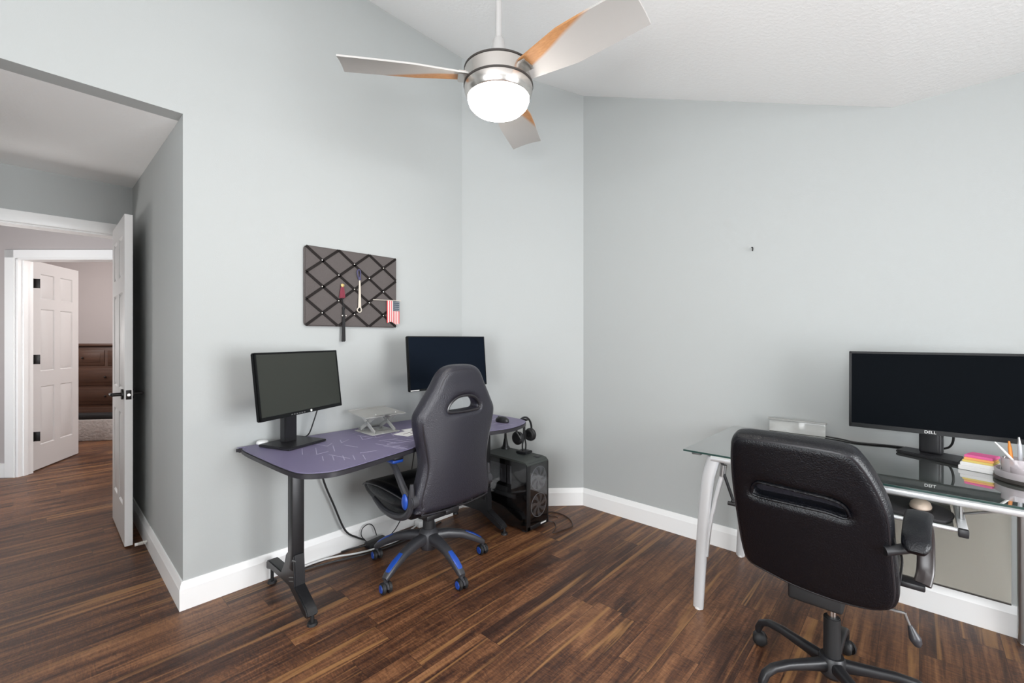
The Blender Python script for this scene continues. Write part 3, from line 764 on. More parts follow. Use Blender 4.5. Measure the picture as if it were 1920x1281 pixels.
# ------------------------------------------------------------------ PC tower, antenna, headphones
pc = thing('pc_tower', 'black computer tower with fans on the floor beside the purple desk', 'computer', (-2.08, 2.275, 0))
x0, x1, y0, y1, zp = -2.29, -1.873, 2.165, 2.385, .469
obj('case_body', MB().bb((x0, y0+.022, .018), (x1-.012, y1, zp-.012), .003), M['case'], pc)
tp = [(x0, zp-.012), (x0, zp), (x1-.05, zp), (x1-.018, zp-.008), (x1, zp-.03), (x1, zp-.036), (x1-.02, zp-.014)]
obj('top_panel', MB().prism([(x0, zp-.013), (x0, zp), (x1-.055, zp), (x1-.022, zp-.006), (x1-.003, zp-.022), (x1-.003, zp-.028), (x1-.03, zp-.013)], y1-y0, T(0, y1, 0) @ XZ), M['case_top'], pc)
obj('power_button', MB().bb((x1-.075, y1-.075, zp), (x1-.035, y1-.03, zp+.002), .0008), M['black_plastic'], pc)
fp = obj('front_panel', MB().bb((x1-.012, y0, .018), (x1-.004, y1, zp-.020), .002).bb((x1-.006, y0, .018), (x1, y0+.030, zp-.026), .002).bb((x1-.006, y1-.014, .018), (x1, y1, zp-.026), .002).bb((x1-.006, y0, .018), (x1, y1, .045), .002), M['case'], pc)
for z in (.165, .345):
    f = MB(); cF = V((x1-.003, (y0+.03+y1-.014)/2, z)); ri = .078
    f.tube([cF+V((0, ri*math.cos(t), ri*math.sin(t))) for t in [2*PI*j/28 for j in range(28)]], .0028, 6, closed=True)
    f.cyl(cF+V((-.001, 0, 0)), cF+V((.0015, 0, 0)), .022, n=20)
    for k in range(7):
        t = 2*PI*k/7; rr = []
        for r_, tw in ((.022, 0), (.05, .18), (.075, .40)):
            for dt in (-.24, .24):
                rr.append(cF+V((.0003, r_*math.cos(t+tw+dt), r_*math.sin(t+tw+dt))))
        for i in range(2):
            a_, b_, c_, d_ = rr[2*i], rr[2*i+1], rr[2*i+3], rr[2*i+2]
            f.loft([[a_, b_, c_, d_], [p+V((.0012, 0, 0)) for p in (a_, b_, c_, d_)]])
    obj('front_fan', f, M['fan_grey'], fp)
obj('front_mesh', MB().bb((x1-.0012, y0+.030, .045), (x1-.0004, y1-.014, zp-.028)), M['smoke'], pc)
obj('badge', MB().bb((x1-.0005, y1-.085, .030), (x1+.0008, y1-.028, .039)), M['paper'], pc)
g = MB().bb((x0+.03, y0+.006, .20), (x1-.12, y0+.022, .228), .002).bb((x0+.05, y0+.010, .228), (x1-.20, y0+.022, .262), .002)
obj('graphics_card', g, M['part_grey'], pc)
g = MB().bb((x0+.05, y0+.016, .29), (x0+.20, y0+.022, .42)).bb((x0+.10, y0+.006, .31), (x0+.17, y0+.022, .38), .004).bb((x0+.225, y0+.010, .29), (x0+.232, y0+.022, .42)).bb((x0+.245, y0+.010, .29), (x0+.252, y0+.022, .42))
obj('motherboard', g, M['fan_grey'], pc)
obj('side_window', MB().bb((x0, y0, .018), (x1-.008, y0+.004, zp-.014)), M['smoke'], pc)
obj('side_frame', MB().bb((x1-.045, y0+.0045, .018), (x1-.012, y0+.020, zp-.014)).bb((x0, y0+.0045, .018), (x1-.012, y0+.020, .130)).bb((x0, y0+.0045, zp-.05), (x1-.012, y0+.020, zp-.014)), M['case'], pc)
for x in (x0+.03, x1-.05):
    for y in (y0+.03, y1-.03): obj('foot', MB().bb((x-.02, y-.012, 0), (x+.02, y+.012, .018), .002), M['matte_black'], pc)
# antenna
an = thing('wifi_antenna', 'small black cone antenna standing on the computer tower', 'antenna', (-2.245, 2.345, zp))
obj('base', MB().cyl((-2.245, 2.345, zp+.0005), (-2.245, 2.345, zp+.014), .034, .030, 24), M['black_plastic'], an)
obj('mast', MB().cyl((-2.245, 2.345, zp+.012), (-2.245, 2.345, zp+.075), .024, .011, 20).cyl((-2.245, 2.345, zp+.07), (-2.245, 2.345, zp+.20), .010, .006, 16), M['black_plastic'], an)
# headphone stand and headphones
hx, hy = -2.055, 2.338
hs = thing('headphone_stand', 'black headphone stand on top of the computer tower', 'stand', (hx, hy, zp))
RH = T(hx, hy, 0) @ RZ(math.radians(4))
obj('base', MB()._merge(_rbox((0, 0, zp+.010), (.085, .085, .018), .004), RH), M['black_plastic'], hs)
mb = MB(); 
for s in (-1, 1): mb.tube([RH @ V((0, s*.016, zp+.015)), RH @ V((0, s*.020, zp+.06)), RH @ V((0, s*.008, zp+.11)), RH @ V((0, s*.006, zp+.235))], .0055, 8, sm=5)
mb._merge(_rbox((0, 0, zp+.236), (.052, .028, .012), .004), RH)
obj('upright', mb, M['matte_black'], hs)
hp = thing('headphones', 'black over-ear headphones hanging on the stand above the computer', 'headphones', (hx, hy, zp+.244))
zc = zp+.155
ar = [RH @ V((0, .088*math.cos(t), zc+.004+.089*math.sin(t)*1.06)) for t in [PI*j/14 for j in range(15)]]
obj('headband', MB().tube(ar, .0075, 8), M['black_plastic'], hp)
for s in (-1, 1):
    c = V((0, s*.074, zc-.035)); rx = Matrix.Rotation(PI/2, 4, 'X')
    cu = obj('ear_cup', MB().lathe([(0, -.014), (.034, -.014), (.046, -.004), (.046, .008), (.034, .017), (0, .017)], (0, 0, 0), 24, RH @ T(*c) @ Matrix.Rotation(-s*PI/2, 4, 'X')), M['black_plastic'], hp)
    obj('ear_pad', MB().lathe([(.018, -.022), (.032, -.026), (.041, -.020), (.041, -.012), (.020, -.010)], (0, 0, 0), 24, RH @ T(*c) @ Matrix.Rotation(-s*PI/2, 4, 'X')), M['matte_black'], cu)
    obj('yoke', MB().tube([RH @ V((0, s*.088, zc+.01)), RH @ V((.03, s*.090, zc-.02)), RH @ V((.036, s*.082, zc-.037))], .004, 6, sm=4), M['part_grey'], hp)

# ------------------------------------------------------------------ cables and power under the purple desk
ps = thing('power_strip', 'white power strip with black plugs on the floor under the purple desk', 'power strip', (-2.49, 1.98, 0))
obj('body', MB().bb((-2.525, 1.74, .0005), (-2.47, 2.035, .040), .005), M['white'], ps)
for k, y in enumerate((1.80, 1.865, 1.93, 1.995)):
    obj('plug', MB().bb((-2.515, y-.020, .040), (-2.480, y+.018, .066), .004).cyl((-2.497, y, .06), (-2.497, y, .078), .007), M['black_plastic'] if k != 3 else M['white'], ps)
pb = thing('power_adapter', 'black power adapter on the floor by the left wall behind the gaming chair', 'power adapter', (-2.47, 1.42, 0))
obj('brick', MB().box((-2.47, 1.42, .018), (.055, .135, .034), RZ(.12), bev=.005), M['black_plastic'], pb)
obj('lead', MB().tube([(-2.475, 1.355, .018), (-2.505, 1.31, .012), (-2.525, 1.26, .008), (-2.531, 1.225, .006)], .004, 6, sm=5), M['cable'], pb)
C = lambda name, label, pts, r, m, sm=7: tag(obj(name, MB().tube(pts, r, 8, sm=sm), m), label, 'cable')
C('power_cable', 'black cable drooping from under the purple desk to the floor', [(-2.44, 1.075, ZD-.045), (-2.47, 1.085, .60), (-2.495, 1.10, .48), (-2.50, 1.165, .31), (-2.50, 1.235, .14), (-2.495, 1.31, .075), (-2.49, 1.352, .050)], .0055, M['cable'])
C('power_cable', 'white cable lying along the baseboard under the purple desk', [(-2.522, 1.00, .006), (-2.520, 1.10, .006), (-2.498, 1.18, .006), (-2.452, 1.27, .006), (-2.425, 1.36, .006), (-2.418, 1.44, .006), (-2.41, 1.50, .006), (-2.43, 1.60, .006), (-2.48, 1.68, .008), (-2.495, 1.735, .016)], .0055, M['cable_white'])
C('power_cable', 'black cable on the floor beside the white cable under the purple desk', [(-2.50, .93, .006), (-2.475, 1.05, .007), (-2.45, 1.16, .006), (-2.415, 1.26, .007), (-2.395, 1.33, .006), (-2.385, 1.44, .006), (-2.385, 1.58, .006), (-2.40, 1.74, .006), (-2.44, 1.90, .006)], .0045, M['cable'])
lp = [(-2.50, 1.37, .028), (-2.515, 1.345, .07), (-2.518, 1.355, .11), (-2.515, 1.395, .125), (-2.512, 1.425, .10), (-2.50, 1.44, .045)]
C('looped_cable', 'thin black cable standing in a small loop by the power adapter', lp, .0028, M['cable'])
C('thin_cable', 'thin dark cable rising from the power adapter toward the chair seat', [(-2.46, 1.49, .02), (-2.47, 1.56, .06), (-2.49, 1.62, .12), (-2.505, 1.66, .22), (-2.50, 1.70, .40), (-2.47, 1.72, ZD-.045)], .003, M['cable'])
C('looped_cable', 'brown cable curled on the floor right of the computer tower', [(-1.90, 2.405, .01), (-1.86, 2.43, .005), (-1.80, 2.37, .005), (-1.765, 2.29, .005), (-1.745, 2.36, .005), (-1.735, 2.47, .005), (-1.83, 2.56, .005), (-1.95, 2.58, .005), (-2.02, 2.52, .005), (-2.05, 2.43, .006)], .004, M['cable_brown'])
C('thin_cable', 'thin dark cable dropping behind the computer tower to the floor', [(-2.02, 2.398, .30), (-2.00, 2.405, .20), (-1.975, 2.44, .10), (-1.965, 2.47, .03), (-1.95, 2.50, .004), (-1.92, 2.52, .004), (-1.89, 2.51, .004)], .0025, M['cable_brown'])

# ------------------------------------------------------------------ memo board on the wall
bY0, bY1, bZ0, bZ1 = 1.012, 1.605, 1.353, 1.812
XB = -2.532
mbd = thing('memo_board', 'grey fabric memo board with crossed ribbons on the wall above the left monitor', 'memo board', (WX+.001, (bY0+bY1)/2, (bZ0+bZ1)/2))
W_, H_ = bY1-bY0, bZ1-bZ0
def rrect(w, h, r, n=5):
    o = []
    for cx_, cy_, a0 in ((w/2-r, h/2-r, 0), (-w/2+r, h/2-r, PI/2), (-w/2+r, -h/2+r, PI), (w/2-r, -h/2+r, 3*PI/2)):
        for k in range(n+1): a = a0+PI/2*k/n; o.append((cx_+r*math.cos(a), cy_+r*math.sin(a)))
    return o
obj('padded_panel', MB().prism(rrect(W_, H_, .022), XB-WX-.002, T(WX+.001, (bY0+bY1)/2, (bZ0+bZ1)/2) @ YZ, .006, 3), M['board'], mbd)
def bp(u, v, off=0.): return V((XB+off, bY0+u*W_, bZ1-v*H_))
def ribbon(a, b):
    p, q = bp(*a), bp(*b); d = (q-p); L = d.length; ang_ = math.atan2(d.z, d.y)
    m = T(*((p+q)/2)) @ Matrix.Rotation(ang_, 4, 'X')
    return MB()._merge(_rbox((.0012, 0, 0), (.0022, L, .0155), .0004), m)
s6 = 1/6; e = .012
for a, b in (((e, e), (1-e, 1-e)), ((2*s6, e), (1-e, 4*s6-e)), ((4*s6, e), (1-e, 2*s6-e)), ((e, 2*s6), (4*s6-e, 1-e)), ((e, 4*s6), (2*s6-e, 1-e)),
             ((1-e, e), (e, 1-e)), ((4*s6, e), (e, 4*s6)), ((2*s6, e), (e, 2*s6)), ((1-e, 2*s6), (2*s6, 1-e)), ((1-e, 4*s6), (4*s6, 1-e))):
    obj('ribbon', ribbon(a, b), M['ribbon'], mbd)
for i in range(1, 6):
    for j in range(1, 6):
        if (i+j) % 2 == 0: obj('stud', MB().ell(bp(i*s6, j*s6, .0028), (.0025, .0048, .0048), None, 12), M['stud'], mbd)
XO = XB+.009
def cord(name, label, top_mat, cord_mat, y, z0, z1, r0, r1, band=None, n=7, spread=.010):
    t = thing(name, label, 'tassel', (XO, y, z0))
    mb = MB(); rn_ = random.Random(n)
    for k in range(n):
        f = (k/(n-1)-.5)*2
        mb.tube([(XO, y+f*spread*.3, z0-.01), (XO+.002*(k % 2), y+f*spread*.7, (z0+z1)/2), (XO, y+f*spread+rn_.uniform(-.002, .002), z1+rn_.uniform(0, .006))], [r0, r0, r1], 6, sm=4)
    obj('strands', mb, cord_mat, t)
    obj('knot', MB().ell((XO, y, z0-.006), (.006, .010, .012), None, 12), top_mat, t)
    if band: obj('band', MB().box((XO+.002, y, z0-.004), (.008, .020, .012), bev=.002), band, t)
    return t
cord('tassel', 'red tassel with a gold head pinned on the memo board', M['gold'], M['red_cord'], 1.228, 1.604, 1.522, .0032, .0028, M['gold'], 7, .016)
tb_ = cord('tassel', 'long black tassel hanging below the memo board edge', M['black_cord'], M['black_cord'], 1.236, 1.470, 1.262, .0036, .0036, None, 7, .009)
obj('cord_beads', MB().ell((XO+.006, 1.225, 1.418), .006, None, 10).ell((XO+.006, 1.247, 1.418), .006, None, 10), M['stud'], tb_)
obj('hanging_cord', MB().tube([(XO, 1.236, 1.462), (XO-.003, 1.232, 1.50), (XO-.004, 1.228, 1.53)], .003, 6, sm=4), M['black_cord'], tb_)
tw = cord('tassel', 'ivory braided cord with a navy top on the memo board', M['navy'], M['ivory'], 1.338, 1.655, 1.470, .0034, .0034, None, 4, .005)
obj('navy_loop', MB().tube([(XO, 1.330, 1.655), (XO, 1.322, 1.690), (XO, 1.336, 1.705), (XO, 1.344, 1.685), (XO, 1.340, 1.655)], .0042, 6, sm=5), M['navy'], tw)
obj('cord_loop', MB().tube([(XO, 1.336, 1.475), (XO, 1.322, 1.460), (XO, 1.330, 1.445), (XO, 1.346, 1.447), (XO, 1.348, 1.465), (XO, 1.340, 1.478)], .0035, 6, sm=5), M['ivory'], tw)
fl = thing('small_flag', 'small striped flag on a thin stick at the lower right of the memo board', 'flag', (XO, 1.575, 1.525))
obj('stick', MB().cyl((XO-.002, 1.43, 1.528), (XO+.004, 1.628, 1.532), .0022, n=8), M['ivory'], fl)
fy0, fy1, fz0, fz1 = 1.524, 1.618, 1.383, 1.527
mb = MB(); nS = 13
def fw(y): return XO+.003+.004*math.sin((y-fy0)*62)
for k in range(nS):
    a, b = fy0+(fy1-fy0)*k/nS, fy0+(fy1-fy0)*(k+1)/nS
    zz = fz0+.008*math.sin(k*.5)
    top = fz1 if k < 6 else fz0+.55*(fz1-fz0)
    mb.loft([[(fw(a), a, zz), (fw(b), b, zz), (fw(b), b, top), (fw(a), a, top)], [(fw(a)+.001, a, zz), (fw(b)+.001, b, zz), (fw(b)+.001, b, top), (fw(a)+.001, a, top)]], mi=k % 2)
mb.box((0, 0, 0), (0, 0, 0)) if False else None
ca, cb_ = fy0+(fy1-fy0)*6/nS, fy1
for k in range(7):
    a, b = ca+(cb_-ca)*k/7, ca+(cb_-ca)*(k+1)/7; z_ = fz0+.55*(fz1-fz0)
    mb.loft([[(fw(a), a, z_), (fw(b), b, z_), (fw(b), b, fz1), (fw(a), a, fz1)], [(fw(a)+.001, a, z_), (fw(b)+.001, b, z_), (fw(b)+.001, b, fz1), (fw(a)+.001, a, fz1)]], mi=2)
for i in range(6):
    for j in range(5):
        y = ca+(cb_-ca)*(i+.5)/6; z = z_+(fz1-z_)*(j+.5)/5
        mb.box((fw(y)+.0014, y, z), (.0006, .0028, .0028), Matrix.Rotation(PI/4, 3, 'X'), mi=1)
obj('cloth', mb, [M['flag_red'], M['flag_white'], M['flag_blue']], fl, 60)

# nail hook left in the back wall
nh = thing('nail_hook', 'tiny dark nail hook in the wall above the glass desk', 'hook', (-.717, WY-.001, 1.81))
obj('shank', MB().cyl((-.717, WY-.001, 1.808), (-.717, WY-.022, 1.814), .0022, n=8), M['hinge'], nh)
obj('hook', MB().tube([(-.717, WY-.004, 1.818), (-.717, WY-.006, 1.800), (-.717, WY-.014, 1.796), (-.717, WY-.016, 1.803)], .0022, 6, sm=4).ell((-.717, WY-.022, 1.815), .0042, None, 8), M['hinge'], nh)

# ------------------------------------------------------------------ ceiling fan
fx, fy, fz = -1.257, 1.272, 2.335
fan = thing('ceiling_fan', 'three-bladed ceiling fan with a lit white globe', 'ceiling fan', (fx, fy, ceil_z(fx)-.002))
zcl = ceil_z(fx)
obj('canopy', MB().lathe([(0, zcl+.02), (.062, zcl+.02), (.066, zcl-.035), (.050, zcl-.07), (.018, zcl-.085), (0, zcl-.085)], (fx, fy, 0)), M['fan_white'], fan)
obj('downrod', MB().cyl((fx, fy, 2.47), (fx, fy, zcl-.07), .0135, n=20), M['fan_white'], fan)
obj('coupling', MB().lathe([(0, 2.505), (.018, 2.505), (.023, 2.495), (.030, 2.46), (.042, 2.395), (.046, 2.372), (0, 2.372)], (fx, fy, 0)), M['fan_white'], fan)
obj('motor_housing', MB().lathe([(0, 2.378), (.10, 2.378), (.130, 2.374), (.139, 2.364), (.139, 2.308), (0, 2.308)], (fx, fy, 0), 48), M['nickel'], fan)
obj('housing_band', MB().lathe([(.139, 2.312), (.1415, 2.311), (.1415, 2.304), (.139, 2.303)], (fx, fy, 0), 48).lathe([(.133, 2.376), (.1405, 2.373), (.1405, 2.366), (.133, 2.366)], (fx, fy, 0), 48), M['groove'], fan)
obj('light_fitter', MB().lathe([(0, 2.305), (.139, 2.305), (.1385, 2.285), (.130, 2.262), (.126, 2.258), (0, 2.258)], (fx, fy, 0), 48), M['nickel'], fan)
obj('glass_globe', MB().lathe([(.1255, 2.260), (.125, 2.250), (.118, 2.231), (.100, 2.213), (.070, 2.201), (.035, 2.196), (0, 2.195)], (fx, fy, 0), 40), M['globe'], fan)
def blade(a):
    n, m_ = 18, 8
    me = bpy.data.meshes.new('b'); tb = bmesh.new(); uv = tb.loops.layers.uv.new('UVMap')
    c0, c1 = .10, .612
    R = T(fx, fy, 2.336) @ RZ(a)
    top = []
    for s_ in (0, 1):
        g_ = []
        for i in range(n+1):
            u = i/n; x = c0+(c1-c0)*u; ch = .085+.075*min(1, u*2.2)-.02*max(0, u-.7); row = []
            off = .012*(1-u)
            for j in range(m_+1):
                v = j/m_; y = (v-.5)*ch+off; pitch = -math.radians(17-5*u)
                cz = .006*(1-(2*v-1)**2)
                p = V((x, y*math.cos(pitch), y*math.sin(pitch)+cz+(.0035 if s_ else -.0035)))
                row.append((tb.verts.new(R @ p), u, v))
            g_.append(row)
        top.append(g_)
    def quad(q):
        f = tb.faces.new([t[0] for t in q])
        for l, t in zip(f.loops, q): l[uv].uv = (t[1], t[2])
    for s_, g_ in enumerate(top):
        for i in range(n):
            for j in range(m_):
                q = [g_[i][j], g_[i+1][j], g_[i+1][j+1], g_[i][j+1]]
                quad(q if s_ else q[::-1])
    A, B = top
    for i in range(n):
        quad([A[i][0], A[i+1][0], B[i+1][0], B[i][0]]); quad([B[i][m_], B[i+1][m_], A[i+1][m_], A[i][m_]])
    for j in range(m_):
        quad([A[n][j], A[n][j+1], B[n][j+1], B[n][j]]); quad([B[0][j], B[0][j+1], A[0][j+1], A[0][j]])
    tb.to_mesh(me); tb.free(); b = MB(); b.mesh(me); bpy.data.meshes.remove(me); return b
for k in range(3):
    a = math.radians((2, 120, 233)[k])
    bo = obj('blade', blade(a), M['blade'], fan, 50)
    RR = T(fx, fy, 0) @ RZ(a)
    obj('blade_iron', MB()._merge(_rbox((.135, .0, 2.335), (.06, .075, .010), .003), RR), M['nickel'], bo)

# ------------------------------------------------------------------ glass desk
ZG = .76
gd = thing('glass_desk', 'glass-topped computer desk with silver frame along the back wall', 'desk', (-.21, 2.445, 0))
gx0, gx1, gy0, gy1 = -.815, .395, 2.065, 2.820
mb = MB().bb((gx0, gy0, ZG-.008), (gx1, gy1, ZG))
gt = obj('glass_top', mb, M['glass'], gd)
e = MB()
for a, b in (((gx0-.001, gy0-.001), (gx1, gy0+.0015)), ((gx0-.001, gy0), (gx0+.0015, gy1)), ((gx1-.0015, gy0), (gx1+.001, gy1)), ((gx0, gy1-.0015), (gx1, gy1+.001))):
    e.bb((a[0], a[1], ZG-.0075), (b[0], b[1], ZG-.0005))
obj('glass_edge', e, M['glass_edge'], gt)
rail = lambda p, q, r=.014: MB().cyl(p, q, r, n=16)
obj('front_rail', rail((-.70, 2.098, ZG-.026), (.335, 2.098, ZG-.026), .015), M['silver'], gd)
obj('middle_rail', rail((-.66, 2.70, ZG-.026), (.315, 2.70, ZG-.026), .011), M['silver'], gd)
for x in (-.665, .30): obj('side_rail', rail((x, 2.11, ZG-.028), (x, 2.79, ZG-.028), .011), M['silver'], gd)
for x in (-.765, .335):
    for y in (2.10, 2.78): obj('glass_pad', MB().bb((x-.02, y-.012, ZG-.022), (x+.02, y+.012, ZG-.0085), .002), M['part_grey'], gd)
def gleg(x0, x1, y0_, y1_, wall=False):
    st = []
    for k in range(9):
        t = k/8; x = x0+(x1-x0)*(t**.55); y = y0_+(y1_-y0_)*t; z = (ZG-.022)*(1-t)+.006*t
        st.append(ring((x, y, z), (x1-x0, y1_-y0_, -.7), (1, 0, 0),   .028, .058-.012*t, 14))
    return MB().loft(st)
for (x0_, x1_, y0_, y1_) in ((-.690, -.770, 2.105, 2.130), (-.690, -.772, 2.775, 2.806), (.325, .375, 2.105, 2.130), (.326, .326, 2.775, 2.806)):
    lg = obj('leg', gleg(x0_, x1_, y0_, y1_), M['silver_dark'] if x1_ == .326 else M['silver'], gd, 45)  # right back leg: its shade is put in as a darker metal
    obj('foot_glide', MB().cyl((x1_, y1_, 0), (x1_, y1_, .010), .016, n=16), M['white'], lg)
st = []
for k in range(7):
    t = k/6; st.append(ring((-.655-.072*t-.012*math.sin(PI*t), 2.112+.008*t, .665-.40*t), (-.07, .008, -.4), (1, 0, 0), .016, .022-.010*t, 10))
obj('inner_strut', MB().loft(st), M['silver'], gd, 45)
obj('strut_collar', MB().cyl((-.650, 2.112, .708), (-.656, 2.112, .655), .0135, n=16), M['silver_dark'], gd)
obj('brace_rod', MB().cyl((-.672, 2.108, ZG-.025), (-.651, 2.111, .705), .006, n=10).cyl((-.648, 2.107, .668), (-.607, 2.100, .560), .0065, n=10).cyl((-.628, 2.098, .545), (-.590, 2.098, .545), .009, n=12).ell((-.607, 2.10, .556), .010, None, 10), M['black_metal'], gd)
pn = obj('back_panel', MB().bb((-.60, 2.795, .158), (.285, 2.801, .715)), M['glass_panel'], gd)
obj('panel_edge', MB().bb((-.60, 2.793, .152), (.285, 2.803, .158)), M['groove'], pn)
# sliding keyboard shelf
ty = .648
tr = obj('keyboard_tray', MB().bb((-.50, 2.085, ty-.006), (.085, 2.40, ty)), M['glass'], gd)
obj('tray_bar', MB().cyl((-.51, 2.070, ty-.002), (.108, 2.070, ty-.002), .0075, n=12), M['silver'], tr)
for x in (-.515, .105):
    obj('tray_slide', MB().bb((x-.012, 2.050, ty-.012), (x+.012, 2.43, ty+.012), .003), M['silver'], tr)
    obj('slide_cap', MB().bb((x-.013, 2.034, ty-.014), (x+.013, 2.052, ty+.013), .004), M['black_plastic'], tr)
    for y in (2.16, 2.38): obj('tray_hanger', MB().bb((x-.004, y-.012, ty+.010), (x+.004, y+.012, ZG-.012), .001), M['silver_dark'], tr)
obj('slide_rod', MB().cyl((.112, 2.20, ty+.02), (.205, 2.12, ZG-.035), .004, n=8), M['silver_dark'], tr)
# mouse mat and mouse on the shelf
mp = [(.090, 2.225), (.072, 2.118), (.030, 2.098), (-.09, 2.108), (-.20, 2.13), (-.235, 2.19), (-.21, 2.285), (-.10, 2.318), (.03, 2.305)]
tag(obj('mouse_mat', MB().prism(dense(mp, 4), .008, T(0, 0, ty+.0005), .002), M['mousepad']), 'dark oval mouse mat on the keyboard shelf of the glass desk', 'mouse mat')
mo = thing('computer_mouse', 'cream-topped mouse on the dark mat under the glass desk', 'mouse', (.005, 2.185, ty+.009))
mb = MB().lathe([(0, 0), (.029, 0), (.031, .010), (.027, .021), (.016, .029), (0, .032)], (0, 0, 0), 24)
bmesh.ops.scale(mb.bm, vec=V((1.0, 1.45, 1.1)), verts=mb.bm.verts); bmesh.ops.transform(mb.bm, matrix=T(.003, 2.200, ty+.009) @ RZ(math.radians(-10)), verts=mb.bm.verts)
obj('shell', mb, M['cream'], mo)
obj('base_ring', MB().lathe([(0, 0), (.0318, 0), (.0322, .006), (0, .006)], (0, 0, 0), 24, T(.003, 2.200, ty+.0088) @ RZ(math.radians(-10)) @ Matrix.Diagonal((1, 1.45, 1, 1))), M['groove'], mo)

# wide monitor on the glass desk
MxR = monitor_frame((.034, 2.628, 1.043), math.radians(-90), math.radians(1.5))
mr = thing('monitor', 'wide black monitor on the glass desk', 'monitor', (.03, 2.70, ZG+.0005))
monitor_head(mr, MxR, .560, .356, .010, .020, M['screen_black'], .026)
bpz = [(-.079, 2.673), (-.050, 2.775), (.140, 2.715), (.118, 2.560)]
obj('stand_base', MB().prism(bpz, .013, T(0, 0, ZG+.0005), .003), M['black_plastic'], mr)
obj('stand_column', MB().box((.038, 2.69, ZG+.16), (.078, .045, .30), RZ(math.radians(-15)), bev=.014, seg=3), M['black_plastic'], mr)
obj('maker_mark', text_mesh('DELL', .017, MxR @ T(0, -.168, .0048)), M['paper'], mr)
tag(obj('monitor_cable', MB().tube([(.098, 2.70, .895), (.108, 2.70, .86), (.106, 2.715, .825), (.095, 2.735, .80), (.075, 2.76, .785)], .0045, 8, sm=6), M['cable']), 'black lead looping behind the stand of the wide monitor', 'cable')
tag(obj('desk_cable', MB().tube([(-.375, 2.815, ZG+.006), (-.30, 2.800, ZG+.005), (-.235, 2.765, ZG+.004), (-.16, 2.780, ZG+.004), (-.10, 2.795, ZG+.004), (-.03, 2.790, ZG+.004), (.03, 2.768, ZG+.004)], .004, 8, sm=6), M['cable']), 'black cable lying across the glass desk to the wide monitor', 'cable')

# acrylic riser by the wall
ac = thing('acrylic_stand', 'clear acrylic riser with a grey top edge at the back of the glass desk', 'stand', (-.49, 2.74, ZG))
obj('base_plate', MB().bb((-.62, 2.60, ZG+.0005), (-.36, 2.805, ZG+.005), .001), M['acrylic'], ac)
obj('back_plate', MB().bb((-.62, 2.798, ZG+.005), (-.36, 2.803, ZG+.072), .001), M['acrylic'], ac)
obj('top_edge', MB().bb((-.625, 2.783, ZG+.070), (-.355, 2.806, ZG+.078), .002), M['acrylic_edge'], ac)

# paper pads and sticky notes
RP = T(.175, 2.535, 0) @ RZ(math.radians(-18))
def pad(z0, z1, w, l, ox, oy, a, m, name, label, cat, grp=None):
    return tag(obj(name, MB()._merge(_rbox((ox, oy, (z0+z1)/2), (w, l, z1-z0), .0015), RP @ RZ(a)), m), label, cat, grp)
z = ZG+.0006
pad(z, z+.016, .098, .098, 0, 0, 0, M['paper'], 'note_pad', 'white pad at the bottom of the stack beside the wide monitor', 'note pad')
pad(z+.0162, z+.030, .094, .094, .001, .001, .05, M['paper'], 'note_pad', 'white pad second from the bottom of the stack, under the yellow notes', 'note pad')
pad(z+.0302, z+.039, .086, .084, .002, .004, .02, M['yellow'], 'sticky_note_pad', 'yellow sticky note pad on the white pads by the monitor', 'sticky notes', 'sticky note pads')
pad(z+.0392, z+.048, .082, .080, .003, .006, .06, M['orange'], 'sticky_note_pad', 'orange sticky note pad between the yellow and pink ones', 'sticky notes', 'sticky note pads')
pad(z+.0482, z+.058, .080, .078, .004, .008, -.03, M['pink'], 'sticky_note_pad', 'pink sticky note pad on top of the stack', 'sticky notes', 'sticky note pads')

# pen organizer
ox, oy = .300, 2.435
og = thing('pen_organizer', 'round smoky plastic desk organizer on the glass desk', 'organizer', (ox, oy, ZG))
obj('base', MB().lathe([(0, 0), (.094, 0), (.098, .004), (.098, .012), (.092, .016), (0, .016)], (ox, oy, ZG+.0005), 40), M['groove'], og)
obj('tray_wall', MB().lathe([(.090, .016), (.094, .016), (.095, .040), (.091, .040), (.090, .018)], (ox, oy, ZG), 40), M['organizer'], og)
obj('inner_tray', MB().lathe([(.052, .016), (.055, .016), (.056, .050), (.053, .050)], (ox, oy, ZG), 32), M['organizer'], og)
for (cx_, cy_, r_, h_) in ((.262, 2.462, .036, .076), (.335, 2.455, .030, .095)):
    obj('pen_cup', MB().lathe([(0, .017), (r_, .017), (r_+.002, h_), (r_-.001, h_), (r_-.002, .020), (0, .020)], (cx_, cy_, ZG), 28), M['organizer'], og)
def pen(name, label, p, q, r, m, capm=None, cat='pen'):
    t = thing(name, label, cat, p)
    p, q = V(p), V(q); d = q-p
    obj('barrel', MB().cyl(p, p+d*.8, r, n=12), m, t)
    obj('tip', MB().cyl(p+d*.79, q, r*.92, r*.45, 12), capm or m, t)
z = ZG+.029
pen('pen', 'white pen leaning out of the organizer toward the monitor', (.284, 2.452, z), (.211, 2.484, .886), .0042, M['white'])
pen('pen', 'orange pen in the organizer left of the grey pen', (.256, 2.476, z), (.247, 2.484, .895), .0055, M['pen_orange'])
pen('pen', 'clear grey pen standing tall in the organizer', (.276, 2.466, z), (.270, 2.474, .915), .0062, M['pen_grey'], M['silver_dark'])
pen('marker', 'pink marker in the organizer at the right', (.328, 2.458, z), (.312, 2.466, .905), .0085, M['pen_pink'], None, 'marker')
